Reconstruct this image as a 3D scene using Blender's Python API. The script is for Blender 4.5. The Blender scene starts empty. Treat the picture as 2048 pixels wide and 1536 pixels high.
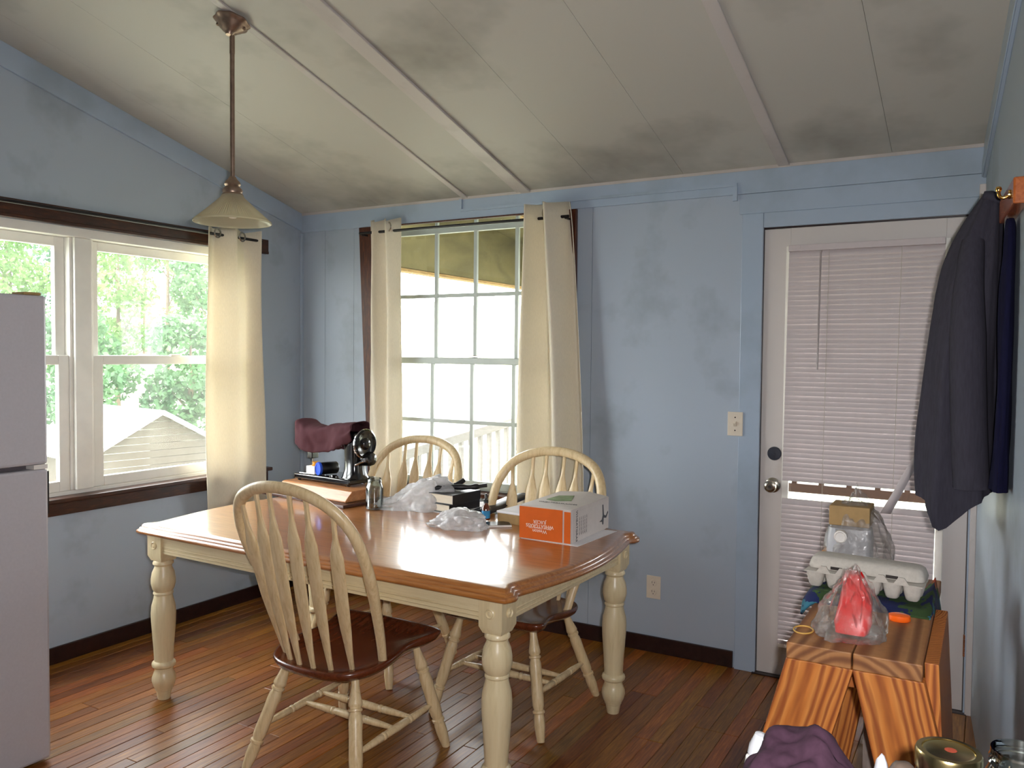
import bpy, bmesh, math, random
from mathutils import Vector, Matrix, noise
RND = random.Random(7)
S = bpy.context.scene
COL = S.collection

# ------------------------------------------------------------ camera, light, exposure
CAM = Vector((3.727, -3.842, 1.4554))
def make_camera():
    yaw, pit, rol, fpx = math.radians(29.9306), math.radians(-2.0714), math.radians(0.534), 1658.3
    fwd = Vector((-math.sin(yaw)*math.cos(pit), math.cos(yaw)*math.cos(pit), math.sin(pit)))
    right = Vector((math.cos(yaw), math.sin(yaw), 0)); up = right.cross(fwd)
    r = right*math.cos(rol) + up*math.sin(rol); u = -right*math.sin(rol) + up*math.cos(rol)
    cd = bpy.data.cameras.new('camera'); cd.sensor_width = 36; cd.lens = fpx/2048*36
    cd.clip_start = .02; cd.clip_end = 400
    co = bpy.data.objects.new('camera', cd); COL.objects.link(co)
    m = Matrix((r, u, -fwd)).transposed().to_4x4(); m.translation = CAM
    co.matrix_world = m; S.camera = co
    return r, u, fwd
c_r, c_u, c_f = make_camera()

SKY = 16.0
w = bpy.data.worlds.new('overcast_sky'); S.world = w; w.use_nodes = True
bg = w.node_tree.nodes['Background']; bg.inputs[0].default_value = (.96, .985, 1.0, 1); bg.inputs[1].default_value = SKY

fl = bpy.data.lights.new('camera_flash', 'AREA'); fl.shape = 'DISK'; fl.size = .03; fl.energy = 44.0; fl.color = (1, .97, .98)
flo = bpy.data.objects.new('camera_flash', fl); COL.objects.link(flo)
fm = Matrix((c_r, c_u, -c_f)).transposed().to_4x4(); fm.translation = CAM + c_r*.05 + c_u*.03; flo.matrix_world = fm

vs = S.view_settings
S.display_settings.display_device = 'sRGB'
vs.view_transform = 'Standard'; vs.look = 'None'; vs.gamma = 1; vs.use_curve_mapping = False
vs.exposure = 0.0
cy = S.cycles
cy.use_denoising = True; cy.max_bounces = 10; cy.diffuse_bounces = 6; cy.transparent_max_bounces = 24
cy.sample_clamp_indirect = 8; cy.caustics_reflective = False; cy.caustics_refractive = False

# ------------------------------------------------------------ materials
def srgb(r, g, b):
    return tuple((x/255/12.92 if x/255 <= .04045 else ((x/255+.055)/1.055)**2.4) for x in (r, g, b))
def nodes(name):
    m = bpy.data.materials.new(name); m.use_nodes = True
    nt = m.node_tree
    return m, nt, nt.nodes['Principled BSDF'], nt.nodes['Material Output']
def ramp(nt, fac, stops):
    r = nt.nodes.new('ShaderNodeValToRGB'); nt.links.new(fac, r.inputs[0])
    e = r.color_ramp.elements
    e[0].position, e[0].color = stops[0][0], (*stops[0][1], 1)
    e[1].position, e[1].color = stops[-1][0], (*stops[-1][1], 1)
    for p, c in stops[1:-1]:
        k = e.new(p); k.color = (*c, 1)
    return r
def noise_node(nt, scale, stretch=(1, 1, 1), detail=4, rough=.55, dist=0, rnd=False):
    tc = nt.nodes.new('ShaderNodeTexCoord'); mp = nt.nodes.new('ShaderNodeMapping')
    mp.inputs['Scale'].default_value = stretch
    nt.links.new(tc.outputs['Object'], mp.inputs['Vector'])
    n = nt.nodes.new('ShaderNodeTexNoise'); n.inputs['Scale'].default_value = scale
    n.inputs['Detail'].default_value = detail; n.inputs['Roughness'].default_value = rough; n.inputs['Distortion'].default_value = dist
    nt.links.new(mp.outputs[0], n.inputs['Vector'])
    if rnd:
        n.noise_dimensions = '4D'
        oi = nt.nodes.new('ShaderNodeObjectInfo'); mu = nt.nodes.new('ShaderNodeMath'); mu.operation = 'MULTIPLY'; mu.inputs[1].default_value = 50
        nt.links.new(oi.outputs['Random'], mu.inputs[0]); nt.links.new(mu.outputs[0], n.inputs['W'])
    return n
def bump(nt, b, h, strength, dist=.002):
    bp = nt.nodes.new('ShaderNodeBump'); bp.inputs['Strength'].default_value = strength; bp.inputs['Distance'].default_value = dist
    nt.links.new(h, bp.inputs['Height']); nt.links.new(bp.outputs[0], b.inputs['Normal'])
def plain(name, c, rough=.5, metal=0, var=.12, scale=30, stretch=(1, 1, 1), bmp=0, spec=.5, coat=0):
    m, nt, b, o = nodes(name)
    b.inputs['Roughness'].default_value = rough; b.inputs['Metallic'].default_value = metal
    b.inputs['Specular IOR Level'].default_value = spec; b.inputs['Coat Weight'].default_value = coat
    b.inputs['Coat Roughness'].default_value = .12
    n = noise_node(nt, scale, stretch)
    lo = tuple(x*(1-var) for x in c); hi = tuple(min(1, x*(1+var)) for x in c)
    r = ramp(nt, n.outputs[0], [(.3, lo), (.7, hi)]); nt.links.new(r.outputs[0], b.inputs['Base Color'])
    if bmp: bump(nt, b, n.outputs[0], bmp)
    return m
def wood(name, stops, scale=14, stretch=(1, 12, 12), rough=.35, rnd=False, coat=0, bmp=.08, rand_val=0, spec=.5):
    m, nt, b, o = nodes(name)
    b.inputs['Roughness'].default_value = rough; b.inputs['Coat Weight'].default_value = coat; b.inputs['Coat Roughness'].default_value = .1
    b.inputs['Specular IOR Level'].default_value = spec
    n = noise_node(nt, scale, stretch, 5, .6, .6, rnd)
    r = ramp(nt, n.outputs[0], stops); out = r.outputs[0]
    if rand_val:
        oi = nt.nodes.new('ShaderNodeObjectInfo'); mr = nt.nodes.new('ShaderNodeMapRange')
        mr.inputs[3].default_value = 1-rand_val; mr.inputs[4].default_value = 1+rand_val
        nt.links.new(oi.outputs['Random'], mr.inputs[0])
        hs = nt.nodes.new('ShaderNodeHueSaturation'); nt.links.new(mr.outputs[0], hs.inputs['Value']); nt.links.new(out, hs.inputs['Color'])
        m2 = nt.nodes.new('ShaderNodeMath'); m2.operation = 'MULTIPLY'; m2.inputs[1].default_value = 7.31
        fr = nt.nodes.new('ShaderNodeMath'); fr.operation = 'FRACT'
        mh = nt.nodes.new('ShaderNodeMapRange'); mh.inputs[3].default_value = .486; mh.inputs[4].default_value = .514
        nt.links.new(oi.outputs['Random'], m2.inputs[0]); nt.links.new(m2.outputs[0], fr.inputs[0]); nt.links.new(fr.outputs[0], mh.inputs[0]); nt.links.new(mh.outputs[0], hs.inputs['Hue'])
        out = hs.outputs[0]
    nt.links.new(out, b.inputs['Base Color'])
    if bmp: bump(nt, b, n.outputs[0], bmp, .001)
    return m
def lumber(name, stops, axis, off, scale=26, dist=3.0, rough=.6):
    m, nt, b, o = nodes(name); b.inputs['Roughness'].default_value = rough
    tc = nt.nodes.new('ShaderNodeTexCoord'); mp = nt.nodes.new('ShaderNodeMapping'); mp.inputs['Location'].default_value = off
    st = [1, 1, 1]; st['XYZ'.index(axis)] = .12; mp.inputs['Scale'].default_value = st
    nt.links.new(tc.outputs['Object'], mp.inputs['Vector'])
    wv = nt.nodes.new('ShaderNodeTexWave'); wv.wave_type = 'RINGS'; wv.rings_direction = axis; wv.inputs['Scale'].default_value = scale
    wv.inputs['Distortion'].default_value = dist; wv.inputs['Detail'].default_value = 2; wv.inputs['Detail Scale'].default_value = 1.2
    nt.links.new(mp.outputs[0], wv.inputs['Vector'])
    r = ramp(nt, wv.outputs['Fac'], stops)
    n = noise_node(nt, 60, (1, 1, .2), 3); mx = nt.nodes.new('ShaderNodeMixRGB'); mx.blend_type = 'MULTIPLY'; mx.inputs[0].default_value = .35
    nt.links.new(r.outputs[0], mx.inputs[1]); nt.links.new(n.outputs[0], mx.inputs[2]); nt.links.new(mx.outputs[0], b.inputs['Base Color'])
    return m
def glassy(name, tint=(1, 1, 1), dirt=.0, dirt_scale=3, refl=1.0, edge=0.0, dirt_stretch=(1, 1, .4)):
    """thin clear sheet: transparent + fresnel gloss (+ patchy dirt film)"""
    m, nt, b, o = nodes(name); nt.nodes.remove(b)
    t = nt.nodes.new('ShaderNodeBsdfTransparent'); t.inputs[0].default_value = (*tint, 1)
    g = nt.nodes.new('ShaderNodeBsdfGlossy'); g.inputs['Roughness'].default_value = .02
    lw = nt.nodes.new('ShaderNodeLayerWeight'); lw.inputs[0].default_value = .25
    mu = nt.nodes.new('ShaderNodeMath'); mu.operation = 'MULTIPLY_ADD'; mu.inputs[1].default_value = .75*refl; mu.inputs[2].default_value = .03+edge
    nt.links.new(lw.outputs['Fresnel'], mu.inputs[0])
    mx = nt.nodes.new('ShaderNodeMixShader'); nt.links.new(mu.outputs[0], mx.inputs[0]); nt.links.new(t.outputs[0], mx.inputs[1]); nt.links.new(g.outputs[0], mx.inputs[2])
    last = mx
    if dirt:
        d = nt.nodes.new('ShaderNodeBsdfTranslucent'); d.inputs[0].default_value = (.9, .95, .92, 1)
        n = noise_node(nt, dirt_scale, dirt_stretch, 5, .6)
        mr = nt.nodes.new('ShaderNodeMapRange'); mr.inputs[1].default_value = .35; mr.inputs[2].default_value = .75; mr.inputs[3].default_value = dirt*.3; mr.inputs[4].default_value = dirt
        nt.links.new(n.outputs[0], mr.inputs[0])
        m2 = nt.nodes.new('ShaderNodeMixShader'); nt.links.new(mr.outputs[0], m2.inputs[0]); nt.links.new(mx.outputs[0], m2.inputs[1]); nt.links.new(d.outputs[0], m2.inputs[2])
        last = m2
    nt.links.new(last.outputs[0], o.inputs['Surface'])
    return m
def film(name, c, alpha, rough=.2, trans=.35, scale=18):
    """crinkled plastic film"""
    m, nt, b, o = nodes(name)
    b.inputs['Base Color'].default_value = (*c, 1); b.inputs['Roughness'].default_value = rough
    n = noise_node(nt, scale, (1, 1, 1), 6, .6, 1.0); bump(nt, b, n.outputs[0], .9, .008)
    tl = nt.nodes.new('ShaderNodeBsdfTranslucent'); tl.inputs[0].default_value = (*c, 1)
    m1 = nt.nodes.new('ShaderNodeMixShader'); m1.inputs[0].default_value = trans
    nt.links.new(b.outputs[0], m1.inputs[1]); nt.links.new(tl.outputs[0], m1.inputs[2])
    t = nt.nodes.new('ShaderNodeBsdfTransparent')
    mr = nt.nodes.new('ShaderNodeMapRange'); mr.inputs[1].default_value = .3; mr.inputs[2].default_value = .7
    mr.inputs[3].default_value = max(0, alpha*.6); mr.inputs[4].default_value = min(1, alpha*1.4)
    nt.links.new(n.outputs[0], mr.inputs[0])
    m2 = nt.nodes.new('ShaderNodeMixShader'); nt.links.new(mr.outputs[0], m2.inputs[0]); nt.links.new(t.outputs[0], m2.inputs[1]); nt.links.new(m1.outputs[0], m2.inputs[2])
    g = nt.nodes.new('ShaderNodeBsdfGlossy'); g.inputs['Roughness'].default_value = rough
    nt.links.new(b.inputs['Normal'].links[0].from_socket, g.inputs['Normal'])
    lw = nt.nodes.new('ShaderNodeLayerWeight'); lw.inputs[0].default_value = .2
    mu = nt.nodes.new('ShaderNodeMath'); mu.operation = 'MULTIPLY_ADD'; mu.inputs[1].default_value = .5; mu.inputs[2].default_value = .04
    nt.links.new(lw.outputs['Fresnel'], mu.inputs[0])
    m3 = nt.nodes.new('ShaderNodeMixShader'); nt.links.new(mu.outputs[0], m3.inputs[0]); nt.links.new(m2.outputs[0], m3.inputs[1]); nt.links.new(g.outputs[0], m3.inputs[2])
    nt.links.new(m3.outputs[0], o.inputs['Surface'])
    return m
def fabric(name, c, trans=.25, scale=400, rough=.9, var=.08):
    m, nt, b, o = nodes(name); b.inputs['Roughness'].default_value = rough; b.inputs['Specular IOR Level'].default_value = .15
    n = noise_node(nt, scale, (1, 1, .15), 2)
    r = ramp(nt, n.outputs[0], [(.3, tuple(x*(1-var) for x in c)), (.7, c)]); nt.links.new(r.outputs[0], b.inputs['Base Color'])
    bump(nt, b, n.outputs[0], .15, .001)
    if trans:
        tl = nt.nodes.new('ShaderNodeBsdfTranslucent'); nt.links.new(r.outputs[0], tl.inputs[0])
        mx = nt.nodes.new('ShaderNodeMixShader'); mx.inputs[0].default_value = trans
        nt.links.new(b.outputs[0], mx.inputs[1]); nt.links.new(tl.outputs[0], mx.inputs[2]); nt.links.new(mx.outputs[0], o.inputs['Surface'])
    return m
def wall_paint(name, c, dirt, scale=1.6, rough=.45, amount=(.52, .75)):
    m, nt, b, o = nodes(name); b.inputs['Roughness'].default_value = rough
    n1 = noise_node(nt, scale, (1, 1, 1), 5, .6); n2 = noise_node(nt, 90, (1, 1, .6), 3)
    r = ramp(nt, n1.outputs[0], [(.0, c), (amount[0], c), (amount[1], dirt)]); nt.links.new(r.outputs[0], b.inputs['Base Color'])
    bump(nt, b, n2.outputs[0], .12, .001)
    return m
def leafy(name, c1, c2):
    m, nt, b, o = nodes(name); b.inputs['Roughness'].default_value = .6
    n = noise_node(nt, .5, (1, 1, 1), 3)
    r = ramp(nt, n.outputs[0], [(.3, c1), (.7, c2)]); nt.links.new(r.outputs[0], b.inputs['Base Color'])
    tl = nt.nodes.new('ShaderNodeBsdfTranslucent'); nt.links.new(r.outputs[0], tl.inputs[0])
    mx = nt.nodes.new('ShaderNodeMixShader'); mx.inputs[0].default_value = .4
    nt.links.new(b.outputs[0], mx.inputs[1]); nt.links.new(tl.outputs[0], mx.inputs[2]); nt.links.new(mx.outputs[0], o.inputs['Surface'])
    return m
def floral(name):
    m, nt, b, o = nodes(name); b.inputs['Roughness'].default_value = .9
    tc = nt.nodes.new('ShaderNodeTexCoord'); v = nt.nodes.new('ShaderNodeTexVoronoi'); v.inputs['Scale'].default_value = 21; v.inputs['Randomness'].default_value = 1
    n = noise_node(nt, 25, (1, 1, 1), 2); mx = nt.nodes.new('ShaderNodeMixRGB'); mx.inputs[0].default_value = .12
    nt.links.new(tc.outputs['Object'], mx.inputs[1]); nt.links.new(n.outputs['Color'], mx.inputs[2]); nt.links.new(mx.outputs[0], v.inputs['Vector'])
    sp = nt.nodes.new('ShaderNodeSeparateColor'); nt.links.new(v.outputs['Color'], sp.inputs[0])
    r = ramp(nt, sp.outputs[0], [(.0, srgb(10, 22, 70)), (.42, srgb(12, 26, 78)), (.5, srgb(45, 70, 30)), (.68, srgb(60, 92, 40)), (.80, srgb(50, 110, 130)), (.88, srgb(12, 26, 78)), (.95, srgb(190, 70, 30))])
    r.color_ramp.interpolation = 'CONSTANT'; nt.links.new(r.outputs[0], b.inputs['Base Color'])
    return m

M = {}
M['wall'] = wall_paint('pale_blue_wall_paint', srgb(166, 178, 192), srgb(124, 134, 140), amount=(.55, .8))
M['trim'] = wall_paint('blue_trim_gloss_paint', srgb(164, 180, 198), srgb(144, 158, 170), rough=.3)
M['ceil'] = wall_paint('yellowed_white_ceiling_paint', srgb(183, 180, 171), srgb(121, 117, 107), scale=1.1, rough=.6, amount=(.5, .78))
M['batten'] = wall_paint('ceiling_batten_paint', srgb(190, 183, 178), srgb(156, 148, 142), rough=.5)
M['dark_wood'] = wood('dark_stained_trim_wood', [(.25, srgb(28, 12, 7)), (.55, srgb(60, 28, 15)), (.8, srgb(92, 48, 24))], stretch=(6, 1, 6), rough=.4)
M['dark_wood_v'] = wood('dark_stained_upright_wood', [(.2, srgb(30, 12, 6)), (.5, srgb(74, 34, 16)), (.85, srgb(120, 66, 30))], stretch=(8, 8, 1), rough=.42)
M['base'] = wood('dark_baseboard_paint', [(.3, srgb(30, 15, 14)), (.7, srgb(48, 26, 22))], stretch=(3, 3, 3), rough=.35)
M['plank'] = wood('oak_strip_flooring', [(.2, srgb(78, 42, 12)), (.5, srgb(132, 78, 25)), (.8, srgb(176, 118, 44))], scale=9, stretch=(14, 1, 10), spec=.6, rough=.36, rnd=True, rand_val=.33, bmp=.05)
M['subfloor'] = plain('subfloor_grime', srgb(40, 24, 14), .8)
M['white_vinyl'] = plain('white_window_vinyl', srgb(226, 224, 216), .4, var=.05, scale=8)
M['sash_grey'] = plain('painted_sash', srgb(172, 180, 174), .45, var=.05, scale=8)
M['pane_l'] = glassy('dusty_window_glass', (.97, .99, .98), dirt=.05, dirt_scale=2.2, refl=.5, edge=-.015)
M['pane_b'] = glassy('window_glass', (.97, .99, .98), dirt=.014, dirt_scale=2.5)
M['pane_d'] = glassy('door_glass', (.97, .99, .98))
M['door_white'] = wall_paint('door_white_paint', srgb(200, 194, 190), srgb(164, 152, 136), scale=2.2, rough=.4, amount=(.6, .85))
M['slat'] = plain('blind_slat_vinyl', srgb(196, 186, 186), .5, var=.03, scale=20)
M['cord'] = plain('blind_cord', srgb(180, 172, 160), .7)
M['wand'] = plain('clear_wand_plastic', srgb(160, 150, 148), .25)
M['nickel'] = plain('brushed_nickel', srgb(190, 184, 172), .22, 1, var=.05)
M['brass'] = plain('polished_brass', srgb(225, 180, 100), .15, 1, var=.05)
M['hinge'] = plain('worn_copper_hinge', srgb(150, 92, 60), .4, .6, var=.3, scale=60)
M['black_disc'] = plain('blued_black_metal', srgb(38, 42, 54), .45)
M['plate'] = plain('ivory_switch_plastic', srgb(216, 205, 188), .35, var=.03)
M['slot'] = plain('dark_slot', srgb(40, 32, 28), .6)
M['curtain'] = fabric('cream_curtain_cloth', srgb(243, 236, 220), .30)
M['rod'] = plain('black_curtain_rod', srgb(26, 22, 24), .3, .3)
M['top'] = wood('honey_oak_tabletop', [(.15, srgb(120, 70, 30)), (.5, srgb(162, 102, 48)), (.85, srgb(190, 132, 74))], scale=7, stretch=(1, 14, 14), rough=.3, coat=.8, bmp=.03)
M['cream'] = wood('cream_wash_paint', [(.2, srgb(200, 182, 140)), (.5, srgb(218, 202, 162)), (.85, srgb(226, 212, 176))], scale=5, stretch=(9, 9, 1), rough=.32, bmp=.03)
M['cream_h'] = wood('cream_wash_paint_rail', [(.2, srgb(198, 178, 134)), (.5, srgb(214, 198, 158)), (.85, srgb(224, 210, 174))], scale=6, stretch=(1, 14, 14), rough=.35, bmp=.03)
M['chair_cream'] = wood('whitewashed_chair_wood', [(.2, srgb(192, 164, 118)), (.5, srgb(218, 194, 150)), (.85, srgb(232, 212, 174))], scale=9, stretch=(9, 9, 1), rough=.35, bmp=.05)
M['seat'] = wood('brown_chair_seat', [(.2, srgb(70, 32, 18)), (.5, srgb(98, 48, 26)), (.85, srgb(124, 66, 38))], scale=8, stretch=(8, 1, 8), rough=.25, coat=.3, bmp=.03)
M['fridge'] = plain('fridge_enamel', srgb(190, 188, 194), .35, var=.03, scale=120, bmp=.06)
M['gasket'] = plain('fridge_gasket', srgb(96, 88, 92), .7)
M['bronze'] = plain('brushed_bronze', srgb(150, 128, 112), .38, .8, var=.2, scale=40)
M['pine'] = lumber('fresh_pine_lumber', [(.0, srgb(150, 74, 22)), (.3, srgb(206, 122, 48)), (.8, srgb(224, 144, 66)), (1, srgb(160, 82, 28))], 'Z', (.018, .13, 0), 27, 2.6)
M['pine_y'] = lumber('weathered_pine_plank', [(.0, srgb(128, 78, 42)), (.35, srgb(176, 120, 70)), (.8, srgb(184, 130, 80)), (1, srgb(134, 84, 46))], 'Y', (0, 0, -.66), 8, 3.0)
M['shade_grey_wood'] = wood('shade_grey_wood', [(.3, srgb(120, 108, 100)), (.7, srgb(150, 138, 130))], stretch=(8, 8, 1), rough=.7)  # grey colour imitates shade on an inner sawhorse leg
M['black_iron'] = plain('black_japanned_iron', srgb(14, 13, 14), .15, var=.1, coat=.6)
M['chrome'] = plain('chrome', srgb(220, 220, 220), .1, 1, var=.03)
M['maroon'] = fabric('maroon_cloth', srgb(74, 43, 48), .0, 200)
M['case_wood'] = wood('tan_case_wood', [(.2, srgb(150, 92, 48)), (.8, srgb(198, 140, 88))], scale=6, stretch=(1, 10, 10), rough=.35, coat=.2)
M['case_dark'] = wood('dark_case_wood', [(.2, srgb(48, 24, 16)), (.8, srgb(80, 42, 28))], scale=6, stretch=(1, 10, 10), rough=.35)
M['blue_cap'] = plain('blue_plastic', srgb(30, 80, 200), .3, var=.05)
M['white_card'] = plain('white_card', srgb(228, 224, 218), .7, var=.04)
M['amber'] = plain('orange_plastic', srgb(226, 150, 30), .35, var=.1)
M['jar'] = glassy('clear_jar_glass', (.86, .90, .89), refl=1.5, edge=.07)
M['bag_w'] = film('white_plastic_bag_film', srgb(252, 252, 255), .88, .22, .55, 16)
M['bag_c'] = film('clear_plastic_bag_film', srgb(186, 180, 170), .19, .15, .1, 34)
M['bag_k'] = film('clear_wrapper_film', srgb(160, 150, 140), .34, .16, .12, 26)
M['black_leather'] = plain('black_leatherette', srgb(24, 23, 27), .45, var=.15, scale=80, bmp=.15)
M['pages'] = plain('book_pages', srgb(222, 212, 192), .8, var=.1, scale=200, stretch=(.1, .1, 3))
M['paper'] = plain('white_paper', srgb(236, 234, 236), .7, var=.02)
M['navy'] = plain('navy_folder', srgb(34, 36, 66), .25, var=.1)
M['amber_glass'] = plain('amber_bottle', srgb(90, 38, 16), .1, var=.1, coat=.5)
M['black_plastic'] = plain('black_plastic', srgb(20, 20, 22), .3)
M['label_blue'] = plain('blue_label', srgb(40, 130, 180), .5)
M['orange_box'] = plain('orange_printed_card', srgb(214, 98, 20), .5, var=.04)
M['box_white'] = plain('white_printed_card', srgb(212, 204, 198), .55, var=.04)
M['print_dark'] = plain('dark_print', srgb(62, 64, 70), .6)
M['print_white'] = plain('white_print', srgb(246, 238, 230), .6)
M['print_green'] = plain('green_print', srgb(128, 148, 108), .6, var=.3, scale=20)
M['pulp'] = plain('grey_egg_carton_pulp', srgb(190, 184, 174), .95, var=.08, scale=90, bmp=.3)
M['floral'] = floral('blue_floral_cloth')
M['red'] = plain('red_plastic', srgb(236, 2, 6), .35, var=.08, scale=12)
M['orange'] = plain('bright_orange_plastic', srgb(250, 104, 22), .4, var=.05)
M['rubber'] = plain('tan_rubber', srgb(214, 170, 84), .6)
M['cardboard'] = plain('brown_cardboard', srgb(164, 134, 88), .8, var=.1)
M['silver'] = plain('frosted_silver_plastic', srgb(186, 188, 192), .25, var=.08)
M['charcoal'] = fabric('charcoal_jacket_cloth', srgb(62, 60, 70), 0, 160, var=.2)
M['navy_cloth'] = fabric('navy_cloth', srgb(18, 18, 46), 0, 160, var=.25)
M['purple'] = fabric('dark_purple_cloth', srgb(66, 44, 58), 0, 140, var=.2)
M['rack'] = wood('orange_varnished_rack', [(.2, srgb(140, 66, 26)), (.8, srgb(196, 112, 56))], stretch=(8, 1, 8), rough=.25, coat=.4)
M['counter'] = plain('counter_laminate', srgb(150, 140, 128), .4)
M['cabinet'] = plain('cabinet_paint', srgb(190, 190, 186), .5)
M['gold_lid'] = plain('gold_lid_metal', srgb(196, 176, 124), .22, 1, var=.1)
M['rust'] = plain('rust_print', srgb(150, 60, 36), .6)
M['grey_bag'] = plain('brown_grey_wrap', srgb(90, 76, 66), .5, var=.2)
M['ply'] = wood('porch_plywood', [(.2, srgb(74, 68, 40)), (.5, srgb(108, 100, 62)), (.8, srgb(132, 120, 78))], scale=2.2, stretch=(2, 1, 2), rough=.8)
M['lumber'] = wood('porch_lumber', [(.2, srgb(120, 92, 52)), (.8, srgb(190, 156, 98))], stretch=(6, 1, 6), rough=.8)
M['rail_brown'] = wood('deck_rail_stain', [(.2, srgb(48, 28, 16)), (.8, srgb(74, 46, 26))], stretch=(1, 6, 6), rough=.7)
M['rail_hazed'] = wood('haze_toned_rail_wood', [(.2, srgb(122, 118, 110)), (.8, srgb(152, 146, 138))], stretch=(6, 1, 6), rough=.8)  # overexposed haze on the left railing, put into its colour
M['post'] = plain('green_post_paint', srgb(70, 100, 86), .6)
M['grass'] = plain('pale_summer_grass', srgb(150, 150, 130), .95, var=.25, scale=1.2)
M['tin'] = plain('white_tin_roof', srgb(235, 238, 242), .5, var=.05)
M['shed_wood'] = wood('grey_brown_shed_boards', [(.2, srgb(50, 44, 36)), (.8, srgb(78, 70, 58))], stretch=(2, 2, 8), rough=.9)
M['siding'] = plain('outer_wall_siding', srgb(200, 196, 186), .8)
M['bark'] = plain('tree_bark', srgb(92, 78, 62), .9, var=.3, scale=6)
M['leaf_a'] = leafy('bright_green_leaves', srgb(80, 112, 62), srgb(126, 156, 92))
M['leaf_b'] = leafy('mid_green_leaves', srgb(58, 92, 60), srgb(96, 130, 84))
M['leaf_c'] = leafy('deep_green_leaves', srgb(40, 72, 56), srgb(74, 106, 76))

def shade_glass():
    m, nt, b, o = nodes('ribbed_lamp_glass'); b.inputs['Base Color'].default_value = (*srgb(198, 191, 172), 1); b.inputs['Roughness'].default_value = .18
    t = nt.nodes.new('ShaderNodeBsdfTransparent'); t.inputs[0].default_value = (.8, .78, .7, 1)
    tl = nt.nodes.new('ShaderNodeBsdfTranslucent'); tl.inputs[0].default_value = (*srgb(206, 200, 182), 1)
    m1 = nt.nodes.new('ShaderNodeMixShader'); m1.inputs[0].default_value = .5; nt.links.new(b.outputs[0], m1.inputs[1]); nt.links.new(tl.outputs[0], m1.inputs[2])
    m2 = nt.nodes.new('ShaderNodeMixShader'); m2.inputs[0].default_value = .3; nt.links.new(m1.outputs[0], m2.inputs[1]); nt.links.new(t.outputs[0], m2.inputs[2])
    nt.links.new(m2.outputs[0], o.inputs['Surface']); return m
M['shade'] = shade_glass()

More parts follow.
